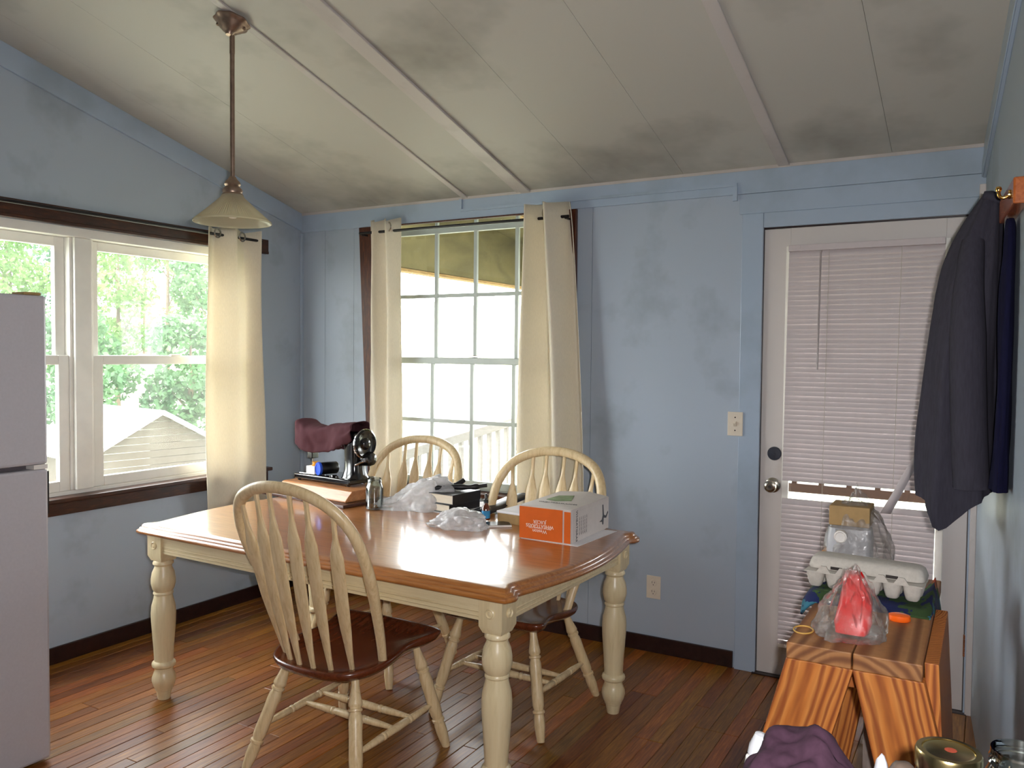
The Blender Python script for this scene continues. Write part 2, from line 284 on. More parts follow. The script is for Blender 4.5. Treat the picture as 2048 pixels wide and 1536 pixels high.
# ------------------------------------------------------------ mesh helpers
WM = {}
def catmull(pts, n=6, closed=False):
    P = [Vector(p) for p in pts]; out = []; N = len(P)
    for i in range(N if closed else N-1):
        g = (lambda k: P[k % N]) if closed else (lambda k: P[max(0, min(N-1, k))])
        p0, p1, p2, p3 = g(i-1), g(i), g(i+1), g(i+2)
        for j in range(n):
            t = j/n
            out.append(.5*((2*p1)+(p2-p0)*t+(2*p0-5*p1+4*p2-p3)*t*t+(3*p1-p0-3*p2+p3)*t**3))
    if not closed: out.append(P[-1].copy())
    return out
class MB:
    def __init__(s): s.v = []; s.f = []
    def add(s, v, f):
        o = len(s.v); s.v += [Vector(p) for p in v]; s.f += [tuple(i+o for i in q) for q in f]; return s
    def hexa(s, p): return s.add(p, [(0, 3, 2, 1), (4, 5, 6, 7), (0, 1, 5, 4), (1, 2, 6, 5), (2, 3, 7, 6), (3, 0, 4, 7)])
    def box(s, x0, x1, y0, y1, z0, z1, mat=None):
        p = [Vector(q) for q in ((x0, y0, z0), (x1, y0, z0), (x1, y1, z0), (x0, y1, z0), (x0, y0, z1), (x1, y0, z1), (x1, y1, z1), (x0, y1, z1))]
        if mat: p = [mat @ q for q in p]
        return s.hexa(p)
    def prism(s, a, b):
        n = len(a); return s.add(list(a)+list(b), [tuple(range(n-1, -1, -1)), tuple(range(n, 2*n))]+[(i, (i+1) % n, n+(i+1) % n, n+i) for i in range(n)])
    def loft(s, rings, cap=True, closed=True):
        n = len(rings[0]); v = [p for r in rings for p in r]; f = []
        for k in range(len(rings)-1):
            for i in range(n if closed else n-1):
                j = (i+1) % n; f.append((k*n+i, k*n+j, (k+1)*n+j, (k+1)*n+i))
        if cap and closed: f += [tuple(range(n-1, -1, -1)), tuple(range((len(rings)-1)*n, len(rings)*n))]
        return s.add(v, f)
    def lathe(s, prof, n=24, mat=None, cap=True):
        mat = mat or Matrix()
        return s.loft([[mat @ Vector((r*math.cos(2*math.pi*i/n), r*math.sin(2*math.pi*i/n), z)) for i in range(n)] for r, z in prof], cap)
    def turned(s, p0, p1, prof, n=14):
        p0, p1 = Vector(p0), Vector(p1); d = p1-p0; L = d.length
        m = Matrix.Translation(p0) @ d.to_track_quat('Z', 'Y').to_matrix().to_4x4()
        return s.lathe([(r, t*L) for t, r in prof], n, m)
    def tube(s, pts, r, n=8, flat=1.0):
        P = [Vector(p) for p in pts]; rings = []; up = None
        for i, p in enumerate(P):
            d = (P[min(i+1, len(P)-1)]-P[max(i-1, 0)]).normalized()
            if up is None: up = Vector((0, 0, 1)) if abs(d.z) < .9 else Vector((0, 1, 0))
            x = d.cross(up).normalized(); up = x.cross(d).normalized()
            rr = r[i] if isinstance(r, (list, tuple)) else r
            rings.append([p+x*math.cos(2*math.pi*k/n)*rr+up*math.sin(2*math.pi*k/n)*rr*flat for k in range(n)])
        return s.loft(rings)
    def grid(s, rows):
        n = len(rows[0]); return s.add([p for r in rows for p in r], [(k*n+i, k*n+i+1, (k+1)*n+i+1, (k+1)*n+i) for k in range(len(rows)-1) for i in range(n-1)])
    def build(s, name, mat, parent=None, local=False, smooth=None, bevel=0, solid=0, recalc=True):
        me = bpy.data.meshes.new(name); v = s.v
        if parent is not None and not local:
            inv = WM[parent].inverted(); v = [inv @ p for p in v]
        me.from_pydata([tuple(p) for p in v], [], s.f)
        if recalc:
            bm = bmesh.new(); bm.from_mesh(me); bmesh.ops.recalc_face_normals(bm, faces=bm.faces); bm.to_mesh(me); bm.free()
        me.materials.append(M[mat] if isinstance(mat, str) else mat)
        if smooth is not None:
            me.polygons.foreach_set('use_smooth', [True]*len(me.polygons)); me.set_sharp_from_angle(angle=math.radians(smooth))
        o = bpy.data.objects.new(name, me); COL.objects.link(o)
        if parent is not None: o.parent = parent; WM[o] = WM[parent]
        else: WM[o] = Matrix()
        if solid:
            q = o.modifiers.new('thickness', 'SOLIDIFY'); q.thickness = solid; q.offset = 0
        if bevel:
            b = o.modifiers.new('bevel', 'BEVEL'); b.width = bevel; b.segments = 2; b.limit_method = 'ANGLE'; b.angle_limit = math.radians(40)
        return o
def tag(o, label, cat, group=None):
    o['label'] = label; o['category'] = cat
    if group: o['group'] = group
    return o
def thing(name, label, cat, loc=(0, 0, 0), rz=0, group=None):
    o = bpy.data.objects.new(name, None); COL.objects.link(o); o.empty_display_size = .05
    o.location = loc; o.rotation_euler = (0, 0, rz)
    WM[o] = Matrix.Translation(loc) @ Matrix.Rotation(rz, 4, 'Z')
    return tag(o, label, cat, group)
def setting(name, loc=(0, 0, 0)):
    o = bpy.data.objects.new(name, None); COL.objects.link(o); o.location = loc; WM[o] = Matrix.Translation(loc); o['kind'] = 'structure'; o.empty_display_size = .05; return o
def struct(o): o['kind'] = 'structure'; return o
def copy_tree(o, parent=None):
    c = o.copy(); COL.objects.link(c)
    if parent is not None: c.parent = parent
    WM[c] = WM[o]
    for ch in list(o.children):
        copy_tree(ch, c)
    return c
def B(*a): return MB().box(*a)
def text(body, size, mat, parent, origin, xdir, ydir, align='CENTER', name='printed_text', squash=1.0):
    cu = bpy.data.curves.new('t', 'FONT'); cu.body = body; cu.size = size; cu.align_x = align; cu.extrude = .0003; cu.resolution_u = 3
    to = bpy.data.objects.new('t', cu); COL.objects.link(to)
    bpy.context.view_layer.update()
    me = bpy.data.meshes.new_from_object(to.evaluated_get(bpy.context.evaluated_depsgraph_get()))
    bpy.data.objects.remove(to)
    x, y = Vector(xdir).normalized(), Vector(ydir).normalized(); z = x.cross(y)
    m = Matrix((x*squash, y, z)).transposed().to_4x4(); m.translation = Vector(origin)
    me.transform(WM[parent].inverted() @ m); me.materials.clear(); me.materials.append(M[mat])
    o = bpy.data.objects.new(name, me); COL.objects.link(o); o.parent = parent; WM[o] = WM[parent]; return o

# ------------------------------------------------------------ room shell
SL = .2614
def cz(y): return 2.307 - SL*y
def RX(y): return 3.695 - .0768*y            # right wall face
YR = -6.3
# floor: sub floor and individual strips
sub = MB(); sub.box(-.14, 6.5, YR, .14, -.12, -.014); floor = struct(sub.build('floor', 'subfloor'))
pw = .0575
pm_ = {}
def plank_mesh(L):
    k = round(L, 2)
    if k not in pm_:
        x, e = pw/2-.0008, .0016
        m = MB(); z0, z1 = -.014, 0
        m.loft([[(-x, 0, z0), (x, 0, z0), (x, L-.001, z0), (-x, L-.001, z0)], [(-x, 0, z1-e), (x, 0, z1-e), (x, L-.001, z1-e), (-x, L-.001, z1-e)], [(-x+e, e, z1), (x-e, e, z1), (x-e, L-.001-e, z1), (-x+e, L-.001-e, z1)]])
        o = m.build('plank', 'plank', floor, local=True); pm_[k] = o; return o, True
    return pm_[k], False
for i in range(66):
    y = 0.0; x = pw*(i+.5)
    cuts = [RND.choice([.5, .7, .9, 1.1, 1.3]), RND.choice([1.1, 1.2, 1.3]), RND.choice([1.1, 1.2, 1.3]), 0]
    cuts[3] = round(max(.4, 4.3-sum(cuts[:3])), 1)
    for L in cuts:
        y -= L
        o, new = plank_mesh(L)
        if not new: o = o.copy(); COL.objects.link(o)
        o.location = (x, y, RND.uniform(-.0006, .0004))
struct(B(-.14, 6.5, YR, -4.31, -.013, -.001).build('floor_rear', 'plank'))
# ceiling
cm = MB()
def slab(m, x0, x1, y0, y1, dz0, dz1):
    m.hexa([(x0, y0, cz(y0)+dz0), (x1, y0, cz(y0)+dz0), (x1, y1, cz(y1)+dz0), (x0, y1, cz(y1)+dz0), (x0, y0, cz(y0)+dz1), (x1, y0, cz(y0)+dz1), (x1, y1, cz(y1)+dz1), (x0, y1, cz(y1)+dz1)])
ceil = setting('ceiling')
xs = [-.14, .22, .62, 1.225, 1.60, 2.00, 2.45, 2.90, 3.35, 4.6, 6.5]
for a, b in zip(xs, xs[1:]):
    m = MB(); slab(m, a+.0007, b-.0007, YR-.14, .14, 0, .03); m.build('panel', 'ceil', ceil)
m = MB(); slab(m, -.14, 6.5, YR-.14, .14, .031, .12); m.build('roof_deck', 'subfloor', ceil)
for n, (x0, x1, d) in enumerate([(1.20, 1.235, .008), (1.565, 1.625, .012), (2.885, 2.935, .009)]):
    m = MB(); slab(m, x0, x1, YR, 0, -d, 0); struct(m.build('trim_%d' % (n+1), 'batten', bevel=.003))
m = MB(); slab(m, 1.54, 1.564, YR, 0, -.006, 0); struct(m.build('trim_4', 'batten', bevel=.002))

# back wall
WB = setting('wall_back')
def bw(m, x0, x1, z0, z1): m.box(x0, x1, .006, .14, z0, z1)
m = MB(); bw(m, -.14, .60, 0, 2.31); bw(m, .60, 1.86, 0, .69); bw(m, .60, 1.86, 2.216, 2.31); bw(m, 1.86, 2.825, 0, 2.31); bw(m, 2.825, 3.667, 2.04, 2.31); bw(m, 3.667, 3.82, 0, 2.31)
m.build('wall_core', 'wall', WB)
for a, b in [(0, .187), (.189, .416), (.418, .60), (1.86, 1.975), (1.977, 2.825)]:
    B(a, b, 0, .008, 0, 2.3).build('panel', 'wall', WB)
B(.60, 1.86, 0, .008, 0, .69).build('panel', 'wall', WB); B(.60, 1.86, 0, .008, 2.216, 2.3).build('panel', 'wall', WB)
B(2.825, 3.70, 0, .008, 2.04, 2.3).build('panel', 'wall', WB)
struct(B(0, 3.70, -.014, 0, 2.195, 2.318).build('trim_5', 'trim', bevel=.002))           # frieze board
struct(B(0, 3.70, -.019, -.0141, 2.298, 2.32).build('trim_6', 'batten', bevel=.002))       # ceiling bead
struct(B(2.715, 3.70, -.010, 0, 2.103, 2.1945).build('trim_7', 'trim', bevel=.002))
# wire raceway
t = thing('wire_raceway', 'thin pale blue surface wire channel running along the frieze over the window', 'raceway', (1.19, -.014, 2.24))
B(1.19, 2.705, -.024, -.014, 2.232, 2.246).build('channel', 'trim', t); B(1.183, 1.199, -.024, -.014, 2.247, 2.30).build('riser', 'trim', t)
B(2.687, 2.707, -.026, -.0142, 2.165, 2.231).build('drop', 'trim', t)
# left wall
WL = setting('wall_left')
def lw(m, y0, y1, z0, z1=None):
    if z1 is None: m.hexa([(-.14, y0, z0), (0, y0, z0), (0, y1, z0), (-.14, y1, z0), (-.14, y0, cz(y0)), (0, y0, cz(y0)), (0, y1, cz(y1)), (-.14, y1, cz(y1))])
    else: m.box(-.14, 0, y0, y1, z0, z1)
m = MB(); lw(m, YR-.14, -2.52, 0); lw(m, -.42, .0, 0); lw(m, -2.52, -.42, 0, .76); lw(m, -2.52, -.42, 2.03)
m.build('wall_core', 'wall', WL)
m = MB()
def rake(m, x0, x1, y0, y1, drop, top=0):
    m.hexa([(x0, y0, cz(y0)-drop), (x1, y0, cz(y0)-drop), (x1, y1, cz(y1)-drop), (x0, y1, cz(y1)-drop), (x0, y0, cz(y0)-top), (x1, y0, cz(y0)-top), (x1, y1, cz(y1)-top), (x0, y1, cz(y1)-top)])
rake(m, 0, .014, YR, -.016, .108); struct(m.build('trim_8', 'trim', bevel=.002))
struct(B(0, .014, -.022, -.0005, .09, 2.19).build('trim_9', 'trim', bevel=.004))            # corner bead
# right wall (runs slightly outwards) and kitchen end
WR = setting('wall_right')
def rw(m, y0, y1, z0, d0, d1, top=None, tz=0):
    m.hexa([(RX(y0)+d0, y0, z0 if top is None else cz(y0)-top), (RX(y0)+d1, y0, z0 if top is None else cz(y0)-top), (RX(y1)+d1, y1, z0 if top is None else cz(y1)-top), (RX(y1)+d0, y1, z0 if top is None else cz(y1)-top),
            (RX(y0)+d0, y0, cz(y0)-tz), (RX(y0)+d1, y0, cz(y0)-tz), (RX(y1)+d1, y1, cz(y1)-tz), (RX(y1)+d0, y1, cz(y1)-tz)])
m = MB(); rw(m, -2.3, 0.0, 0, 0, .12); m.build('wall_core', 'wall', WR)
m = MB(); rw(m, -2.3, -.012, 0, -.012, 0, .135); struct(m.build('trim_10', 'trim', bevel=.002))
m = MB(); rw(m, -2.3, -.02, 0, -.017, -.0121, .135, .075); struct(m.build('trim_11', 'trim', bevel=.002))
struct(B(3.674, 3.6975, -.03, -.0145, .0, 2.15).build('trim_12', 'door_white', bevel=.003))
m = MB(); m.hexa([(3.99, -2.3, 0), (6.5, -2.3, 0), (6.5, -2.18, 0), (3.99, -2.18, 0), (3.99, -2.3, cz(-2.3)), (6.5, -2.3, cz(-2.3)), (6.5, -2.18, cz(-2.18)), (3.99, -2.18, cz(-2.18))])
struct(m.build('wall_kitchen', 'wall'))
m = MB(); m.hexa([(6.38, YR, 0), (6.5, YR, 0), (6.5, -2.3, 0), (6.38, -2.3, 0), (6.38, YR, cz(YR)), (6.5, YR, cz(YR)), (6.5, -2.3, cz(-2.3)), (6.38, -2.3, cz(-2.3))])
struct(m.build('wall_far_right', 'wall'))
struct(B(-.14, 6.5, YR-.14, YR, 0, cz(YR)).build('wall_rear', 'wall'))
# baseboards
struct(B(0, .014, YR, 0, 0, .078).build('baseboard_left', 'base', bevel=.003))
struct(B(.0145, 2.722, -.014, 0, 0, .078).build('baseboard_back', 'base', bevel=.003))

# ------------------------------------------------------------ left window (two double-hung units)
W1 = setting('window_1', (0, -1.47, 1.4))
WY0, WY1 = -2.47, -.44
def ybox(y0, y1, z0, z1, x0, x1): return B(x0, x1, y0, y1, z0, z1)
ybox(-2.60, -.305, 2.03, 2.113, 0, .028).build('head_casing', 'dark_wood', W1, bevel=.003)
ybox(-2.60, -.31, 2.028, 2.045, .0281, .036).build('head_bead', 'dark_wood', W1, bevel=.003)
ybox(-2.60, -.30, .752, .772, -.03, .055).build('stool', 'dark_wood', W1, bevel=.004)
ybox(-2.56, -.305, .690, .7515, 0, .022).build('apron', 'dark_wood', W1, bevel=.003)
ybox(-.425, -.355, .7725, 2.0295, 0, .02).build('side_casing', 'dark_wood_v', W1, bevel=.003)
ybox(-2.59, -2.50, .7725, 2.0295, 0, .02).build('side_casing', 'dark_wood_v', W1, bevel=.003)
fr = MB(); fr.box(-.12, -.005, -2.52, -.426, 1.985, 2.0295); fr.box(-.12, -.031, -2.52, -.426, .7605, .79); fr.box(-.12, -.005, -.455, -.426, .79, 1.985); fr.box(-.12, -.005, -2.52, -2.49, .79, 1.985)
fr.build('jamb_frame', 'white_vinyl', W1, bevel=.003)
mu = MB(); mu.box(-.10, -.012, -1.478, -1.392, .79, 1.985); mu.box(-.1, -.028, -1.495, -1.479, .79, 1.985); mu.box(-.1, -.028, -1.391, -1.375, .79, 1.985)
mu.build('mullion', 'white_vinyl', W1, bevel=.004)
def sash(par, axis, a0, a1, z0, z1, d0, d1, st, top, bot, mat, pane, nx=1, nz=1, mw=.018):
    """a framed sash in the plane normal to axis; pieces become parts"""
    def bb(u0, u1, w0, w1, e0=d0, e1=d1):
        return B(e0, e1, u0, u1, w0, w1) if axis == 'x' else B(u0, u1, e0, e1, w0, w1)
    bb(a0, a0+st, z0, z1).build('sash_stile', mat, par, bevel=.003); bb(a1-st, a1, z0, z1).build('sash_stile', mat, par, bevel=.003)
    bb(a0+st, a1-st, z1-top, z1).build('sash_rail', mat, par, bevel=.003); bb(a0+st, a1-st, z0, z0+bot).build('sash_rail', mat, par, bevel=.003)
    A0, A1, Z0, Z1 = a0+st, a1-st, z0+bot, z1-top
    e = (d0+d1)/2
    for i in range(1, nx):
        u = A0+(A1-A0)*i/nx; bb(u-mw/2, u+mw/2, Z0, Z1, e-.008, e+.008).build('muntin', mat, par)
    for k in range(1, nz):
        q = Z0+(Z1-Z0)*k/nz; bb(A0, A1, q-mw/2, q+mw/2, e-.007, e+.007).build('muntin', mat, par)
    for i in range(nx):
        for k in range(nz):
            u0, u1 = A0+(A1-A0)*i/nx, A0+(A1-A0)*(i+1)/nx; q0, q1 = Z0+(Z1-Z0)*k/nz, Z0+(Z1-Z0)*(k+1)/nz
            g = MB()
            P = [(u0, q0), (u1, q0), (u1, q1), (u0, q1)]
            g.add([(e, u, q) if axis == 'x' else (u, e, q) for u, q in P], [(0, 1, 2, 3)]); g.build('pane', pane, par, recalc=False)
for y0, y1 in ((-1.3745, -.4555), (-2.4895, -1.4955)):
    sash(W1, 'x', y0, y1, 1.385, 1.9845, -.095, -.066, .048, .045, .042, 'white_vinyl', 'pane_l')
    sash(W1, 'x', y0, y1, .7905, 1.43, -.064, -.034, .052, .045, .048, 'white_vinyl', 'pane_l')
    yc = (y0+y1)/2; B(-.034, -.018, yc-.03, yc+.03, 1.425, 1.438).build('sash_lock', 'white_vinyl', W1, bevel=.003)

# ------------------------------------------------------------ back window
W2 = setting('window_2', (1.23, 0, 1.4))
m = MB(); m.hexa([(.545, -.02, .66), (.60, -.02, .66), (.60, 0, .66), (.545, 0, .66), (.47, -.02, 2.194), (.575, -.02, 2.194), (.575, 0, 2.194), (.47, 0, 2.194)]); m.build('side_casing', 'dark_wood_v', W2, bevel=.003)
m = MB(); m.hexa([(1.83, -.02, .66), (1.90, -.02, .66), (1.90, 0, .66), (1.83, 0, .66), (1.81, -.02, 2.194), (1.893, -.02, 2.194), (1.893, 0, 2.194), (1.81, 0, 2.194)]); m.build('side_casing', 'dark_wood_v', W2, bevel=.003)
B(.576, 1.809, -.02, -.0002, 2.187, 2.1945).build('head_casing', 'dark_wood_v', W2)
B(.53, 1.92, -.045, .05, .672, .694).build('stool', 'dark_wood_v', W2, bevel=.003)
f2 = MB(); f2.box(.601, .64, .021, .13, .695, 2.215); f2.box(1.82, 1.859, .021, .13, .695, 2.215); f2.box(.64, 1.82, .051, .13, .695, .705); f2.build('jamb_frame', 'sash_grey', W2, bevel=.002)
sash(W2, 'y', .6405, 1.8195, 1.395, 2.168, .068, .094, .058, .030, .035, 'sash_grey', 'pane_b', 4, 2, .021)
sash(W2, 'y', .6405, 1.8195, .7055, 1.432, .038, .064, .052, .035, .040, 'sash_grey', 'pane_b', 4, 2, .021)
for i in range(1, 4):
    u = .6985+(1.7615-.6985)*i/4; B(u-.009, u+.009, .072, .09, 2.169, 2.214).build('muntin', 'sash_grey', W2)
g = MB(); g.add([(.64, .08, 2.168), (1.82, .08, 2.168), (1.82, .08, 2.215), (.64, .08, 2.215)], [(0, 1, 2, 3)]); g.build('pane', 'pane_b', W2, recalc=False)
B(1.21, 1.26, .03, .06, 1.4325, 1.445).build('sash_lock', 'nickel', W2, bevel=.003)

# ------------------------------------------------------------ door
D1 = setting('door_1', (3.245, 0, 0))
DX0, DX1 = 2.829, 3.664
GX0, GX1, GZ0, GZ1 = 2.945, 3.56, .155, 1.93
B(DX0, GX0, 0, .044, .006, 2.028).build('stile', 'door_white', D1, bevel=.002); B(GX1, DX1, 0, .044, .006, 2.028).build('stile', 'door_white', D1, bevel=.002)
B(GX0, GX1, 0, .044, GZ1, 2.028).build('rail', 'door_white', D1); B(GX0, GX1, 0, .044, .006, GZ0).build('rail', 'door_white', D1)
lf = MB()
for x0, x1, z0, z1 in ((GX0-.018, GX0+.012, GZ0-.018, GZ1+.018), (GX1-.012, GX1+.018, GZ0-.018, GZ1+.018)): lf.box(x0, x1, -.012, .0, z0, z1)
for z0, z1 in ((GZ0-.018, GZ0+.012), (GZ1-.012, GZ1+.018)): lf.box(GX0+.012, GX1-.012, -.012, .0, z0, z1)
lf.build('lite_frame', 'white_vinyl', D1, bevel=.003)
g = MB(); g.add([(GX0, .02, GZ0), (GX1, .02, GZ0), (GX1, .02, GZ1), (GX0, .02, GZ1)], [(0, 1, 2, 3)]); g.build('pane', 'pane_d', D1, recalc=False)
mk = Matrix.Translation((2.888, 0, .872)) @ Matrix.Rotation(math.pi/2, 4, 'X')
kn = MB().lathe([(.0, 0), (.034, 0), (.034, .004), (.026, .009), (.012, .012), (.011, .03), (.018, .036), (.0265, .045), (.028, .055), (.024, .064), (.016, .067), (.0155, .064), (.0, .064)], 28, mk, cap=False).build('knob', 'nickel', D1, smooth=35)
MB().lathe([(0, .064), (.007, .064), (.007, .0675), (0, .0675)], 16, mk, cap=False).build('keyhole', 'slot', kn)
dk = Matrix.Translation((2.892, 0, 1.016)) @ Matrix.Rotation(math.pi/2, 4, 'X')
MB().lathe([(0, 0), (.031, 0), (.031, .006), (.028, .010), (.006, .011), (.005, .013), (0, .013)], 28, dk, cap=False).build('deadbolt_plate', 'black_disc', D1, smooth=35)
for z in (.28, 1.0, 1.78):
    h = MB(); 
    for k in range(5): h.lathe([(.0065, z-.045+k*.018+.0005), (.0065, z-.045+k*.018+.0175)], 10, Matrix.Translation((3.668, -.008, 0)))
    h.build('hinge', 'hinge', D1, smooth=40)
struct(B(2.731, 2.826, -.018, 0, 0, 2.102).build('trim_13', 'trim', bevel=.002))              # left casing
struct(B(2.8265, 3.697, -.016, 0, 2.036, 2.102).build('trim_14', 'trim', bevel=.002))         # head casing
struct(B(3.6672, 3.694, -.0142, 0, 0, 2.0355).build('trim_15', 'trim', bevel=.002))          # right casing
struct(B(2.815, 3.68, -.03, .12, -.0005, .005).build('threshold', 'base'))
jm = MB(); jm.box(2.8262, 2.8285, .0, .12, .006, 2.036); jm.box(3.6645, 3.6668, .0, .12, .006, 2.036); jm.box(2.8285, 3.6645, .0, .12, 2.0295, 2.036); struct(jm.build('door_jamb', 'base'))

# blind on the door
BL = thing('window_blind', 'white mini blind covering the door glass, with a broken gap near the knob', 'blind', (3.25, -.03, 1.94))
B(2.945, 3.56, -.05, -.013, 1.918, 1.946).build('headrail', 'slat', BL, bevel=.002)
for x in (2.98, 3.535): B(x-.014, x+.014, -.053, -.0501, 1.928, 1.944).build('mounting_clip', 'slat', BL)
sm = MB(); rows = []
for u in range(6):
    a = (u/5-.5); 
    yy = -.034 + a*.009 - (.25-a*a)*.012; zz = a*.0262
    rows.append([(-.307, yy, zz), (.307, yy, zz)])
sm.grid(rows)
slat0 = None; z = 1.907; nsl = 0
while z > .185:
    if not (.818 < z < .898):
        if slat0 is None:
            slat0 = sm.build('slat', 'slat', BL, local=True, smooth=60, recalc=False); s_ = slat0
        else:
            s_ = slat0.copy(); COL.objects.link(s_)
        xo = -.016*(1.9-z)/1.72
        s_.location = (3.2525+xo-3.25, .03, z-1.94); s_.rotation_euler = (RND.uniform(-.02, .02), RND.uniform(-.0016, .0016), 0); nsl += 1
    z -= .0211
B(2.93, 3.545, -.046, -.026, .166, .182).build('bottom_rail', 'slat', BL, bevel=.002)
hs = MB(); hs.grid([[(3.470, -.056, 1.06), (3.508, -.052, 1.075)], [(3.428, -.058, .975), (3.466, -.054, .985)], [(3.386, -.060, .885), (3.426, -.056, .893)], [(3.342, -.062, .80), (3.384, -.058, .80)]]); hs.build('broken_slat', 'slat', BL, solid=.001, smooth=60)
for x, dx in ((3.115, -.012), (3.40, -.018)): MB().tube([(x, -.0485, 1.918), (x+dx, -.0485, .17)], .0011, 5).build('ladder_cord', 'cord', BL)
MB().tube([(3.085, -.056, 1.915), (3.082, -.058, 1.905), (3.078, -.058, 1.40)], .0038, 6).build('tilt_wand', 'wand', BL, smooth=60)

# switch and outlet
t = thing('light_switch', 'ivory light switch plate beside the door', 'switch', (2.716, 0, 1.143))
B(2.682, 2.752, -.0245, -.0181, 1.088, 1.198).build('plate', 'plate', t, bevel=.002)
B(2.681, 2.7305, -.0182, -.0002, 1.09, 1.196).build('box_side', 'plate', t)
m = MB(); m.hexa([(2.711, -.036, 1.146), (2.723, -.036, 1.146), (2.723, -.0246, 1.131), (2.711, -.0246, 1.131), (2.711, -.033, 1.156), (2.723, -.033, 1.156), (2.723, -.0246, 1.155), (2.711, -.0246, 1.155)]); m.build('toggle', 'plate', t)
for z in (1.113, 1.173): MB().lathe([(0, 0), (.0035, 0), (.003, .001), (0, .001)], 10, Matrix.Translation((2.717, -.0246, z)) @ Matrix.Rotation(math.pi/2, 4, 'X'), cap=False).build('screw', 'slot', t)
t = thing('wall_outlet', 'ivory duplex outlet low on the blue wall right of the table', 'outlet', (2.328, 0, .32))
B(2.292, 2.364, -.006, 0, .264, .376).build('plate', 'plate', t, bevel=.002)
for z in (.298, .342):
    r_ = MB().lathe([(0, 0), (.017, 0), (.016, .002), (0, .002)], 20, Matrix.Translation((2.328, -.006, z)) @ Matrix.Rotation(math.pi/2, 4, 'X'), cap=False).build('receptacle', 'plate', t)
    sl = MB(); sl.box(2.3205, 2.3225, -.0086, -.008, z-.002, z+.008); sl.box(2.3335, 2.3355, -.0086, -.008, z-.001, z+.007); sl.box(2.326, 2.330, -.0086, -.008, z-.011, z-.007); sl.build('slots', 'slot', r_)

# ------------------------------------------------------------ curtains
def curtain(name, label, axis, u0t, u1t, u0b, u1b, zt, zb, depth, amp, waves, phase, rings, hem=True, flare=None):
    t = thing(name, label, 'curtain', (depth, (u0b+u1b)/2, zb) if axis == 'x' else ((u0b+u1b)/2, depth, zb), 0, None)
    nu, nz = 64, 26; rows = []
    for k in range(nz+1):
        q = k/nz; z = zt+(zb-zt)*q; row = []
        for i in range(nu+1):
            u = i/nu; a0 = u0t+(u0b-u0t)*(q**.8); a1 = u1t+(u1b-u1t)*(q**.8)
            p = a0+(a1-a0)*(u + .25/waves/6.28*math.sin(4*math.pi*waves*u+phase*2)*(1-q))
            d = depth + amp*(1-.35*q)*math.sin(2*math.pi*waves*u+phase+.5*math.sin(3*q+u*4)) + .006*math.sin(9*u+7*q)
            zz = z + (.012*math.sin(2*math.pi*waves*u+phase) if k == 0 else 0)
            row.append((d, p, zz) if axis == 'x' else (p, d, zz))
        rows.append(row)
    MB().grid(rows).build('cloth', 'curtain', t, smooth=180, solid=.003)
    for (p, d, ang) in rings:
        c = (d, p, zt-.045) if axis == 'x' else (p, d, zt-.045)
        R_ = Matrix.Translation(c) @ Matrix.Rotation(ang, 4, 'Z') @ Matrix.Rotation(math.pi/2, 4, 'Y')
        pr = [(.020, -.003), (.0265, -.003), (.0285, 0), (.0265, .003), (.020, .003), (.0195, 0), (.020, -.003)]
        MB().lathe(pr, 24, R_, cap=False).build('grommet', 'nickel', t, smooth=40)
    return t
# left-window rod and curtain
RZ1 = 2.088
t = thing('curtain_rod', 'black rod above the left window', 'curtain rod', (.085, -1.47, RZ1))
MB().tube([(.085, -2.62, RZ1), (.085, -.41, RZ1)], .008, 10).build('rod', 'rod', t, smooth=60)
for y in (-2.58, -.43): B(.0285, .09, y-.006, y+.006, RZ1-.012, RZ1-.004).build('bracket', 'rod', t)
curtain('curtain', 'cream grommet curtain at the right end of the left window', 'x', -.80, -.44, -.815, -.405, 2.135, .57, .085, .042, 1.75, 2.4, [(-.755, .118, .15), (-.585, .118, .15)])
RZ2 = 2.150
t = thing('curtain_rod', 'black rod above the window in the back wall', 'curtain rod', (1.2, -.07, RZ2))
MB().tube([(.52, -.07, RZ2), (1.875, -.07, RZ2)], .008, 10).build('rod', 'rod', t, smooth=60)
for x in (.535, 1.86): B(x-.006, x+.006, -.075, -.0205, RZ2-.012, RZ2-.004).build('bracket', 'rod', t)
curtain('curtain', 'narrow cream curtain at the left side of the back window', 'y', .585, .80, .59, .825, 2.215, .57, -.075, .036, 2.25, .6, [(.755, -.095, 1.1)])
curtain('curtain', 'wide cream curtain at the right side of the back window', 'y', 1.655, 1.885, 1.62, 2.01, 2.222, .57, -.095, .078, 2.0, 3.5, [(1.745, -.085, .9)])

# ------------------------------------------------------------ pendant lamp
PX, PY = 1.19, -1.60
t = thing('pendant_lamp', 'bronze pendant lamp with ribbed glass cone shade hanging over the table', 'lamp', (PX, PY, cz(PY)-.012))
zc = cz(PY)
tilt = Matrix.Translation((PX, PY, zc-.011)) @ Matrix.Rotation(math.atan(-SL), 4, 'X')
cp = []
NB = 64
for r, z, sc in [(.0, 0, 0), (.064, 0, .035), (.067, -.006, .045), (.060, -.013, .035), (.05, -.018, .01), (.046, -.028, 0), (.034, -.034, 0), (.03, -.042, 0), (.018, -.046, 0), (.012, -.060, 0), (0, -.060, 0)]:
    cp.append([tilt @ Vector((r*(1+sc*math.cos(8*2*math.pi*i/NB))*math.cos(2*math.pi*i/NB), r*(1+sc*math.cos(8*2*math.pi*i/NB))*math.sin(2*math.pi*i/NB), z)) for i in range(NB)])
can = MB().loft(cp, cap=False).build('canopy', 'bronze', t, smooth=50)
for a in (.6, 3.74):
    MB().lathe([(0, -.03), (.005, -.028), (.006, -.022), (.004, -.016), (0, -.014)], 10, tilt @ Matrix.Translation((.05*math.cos(a), .05*math.sin(a), 0)), cap=False).build('screw_nut', 'bronze', can, smooth=50)
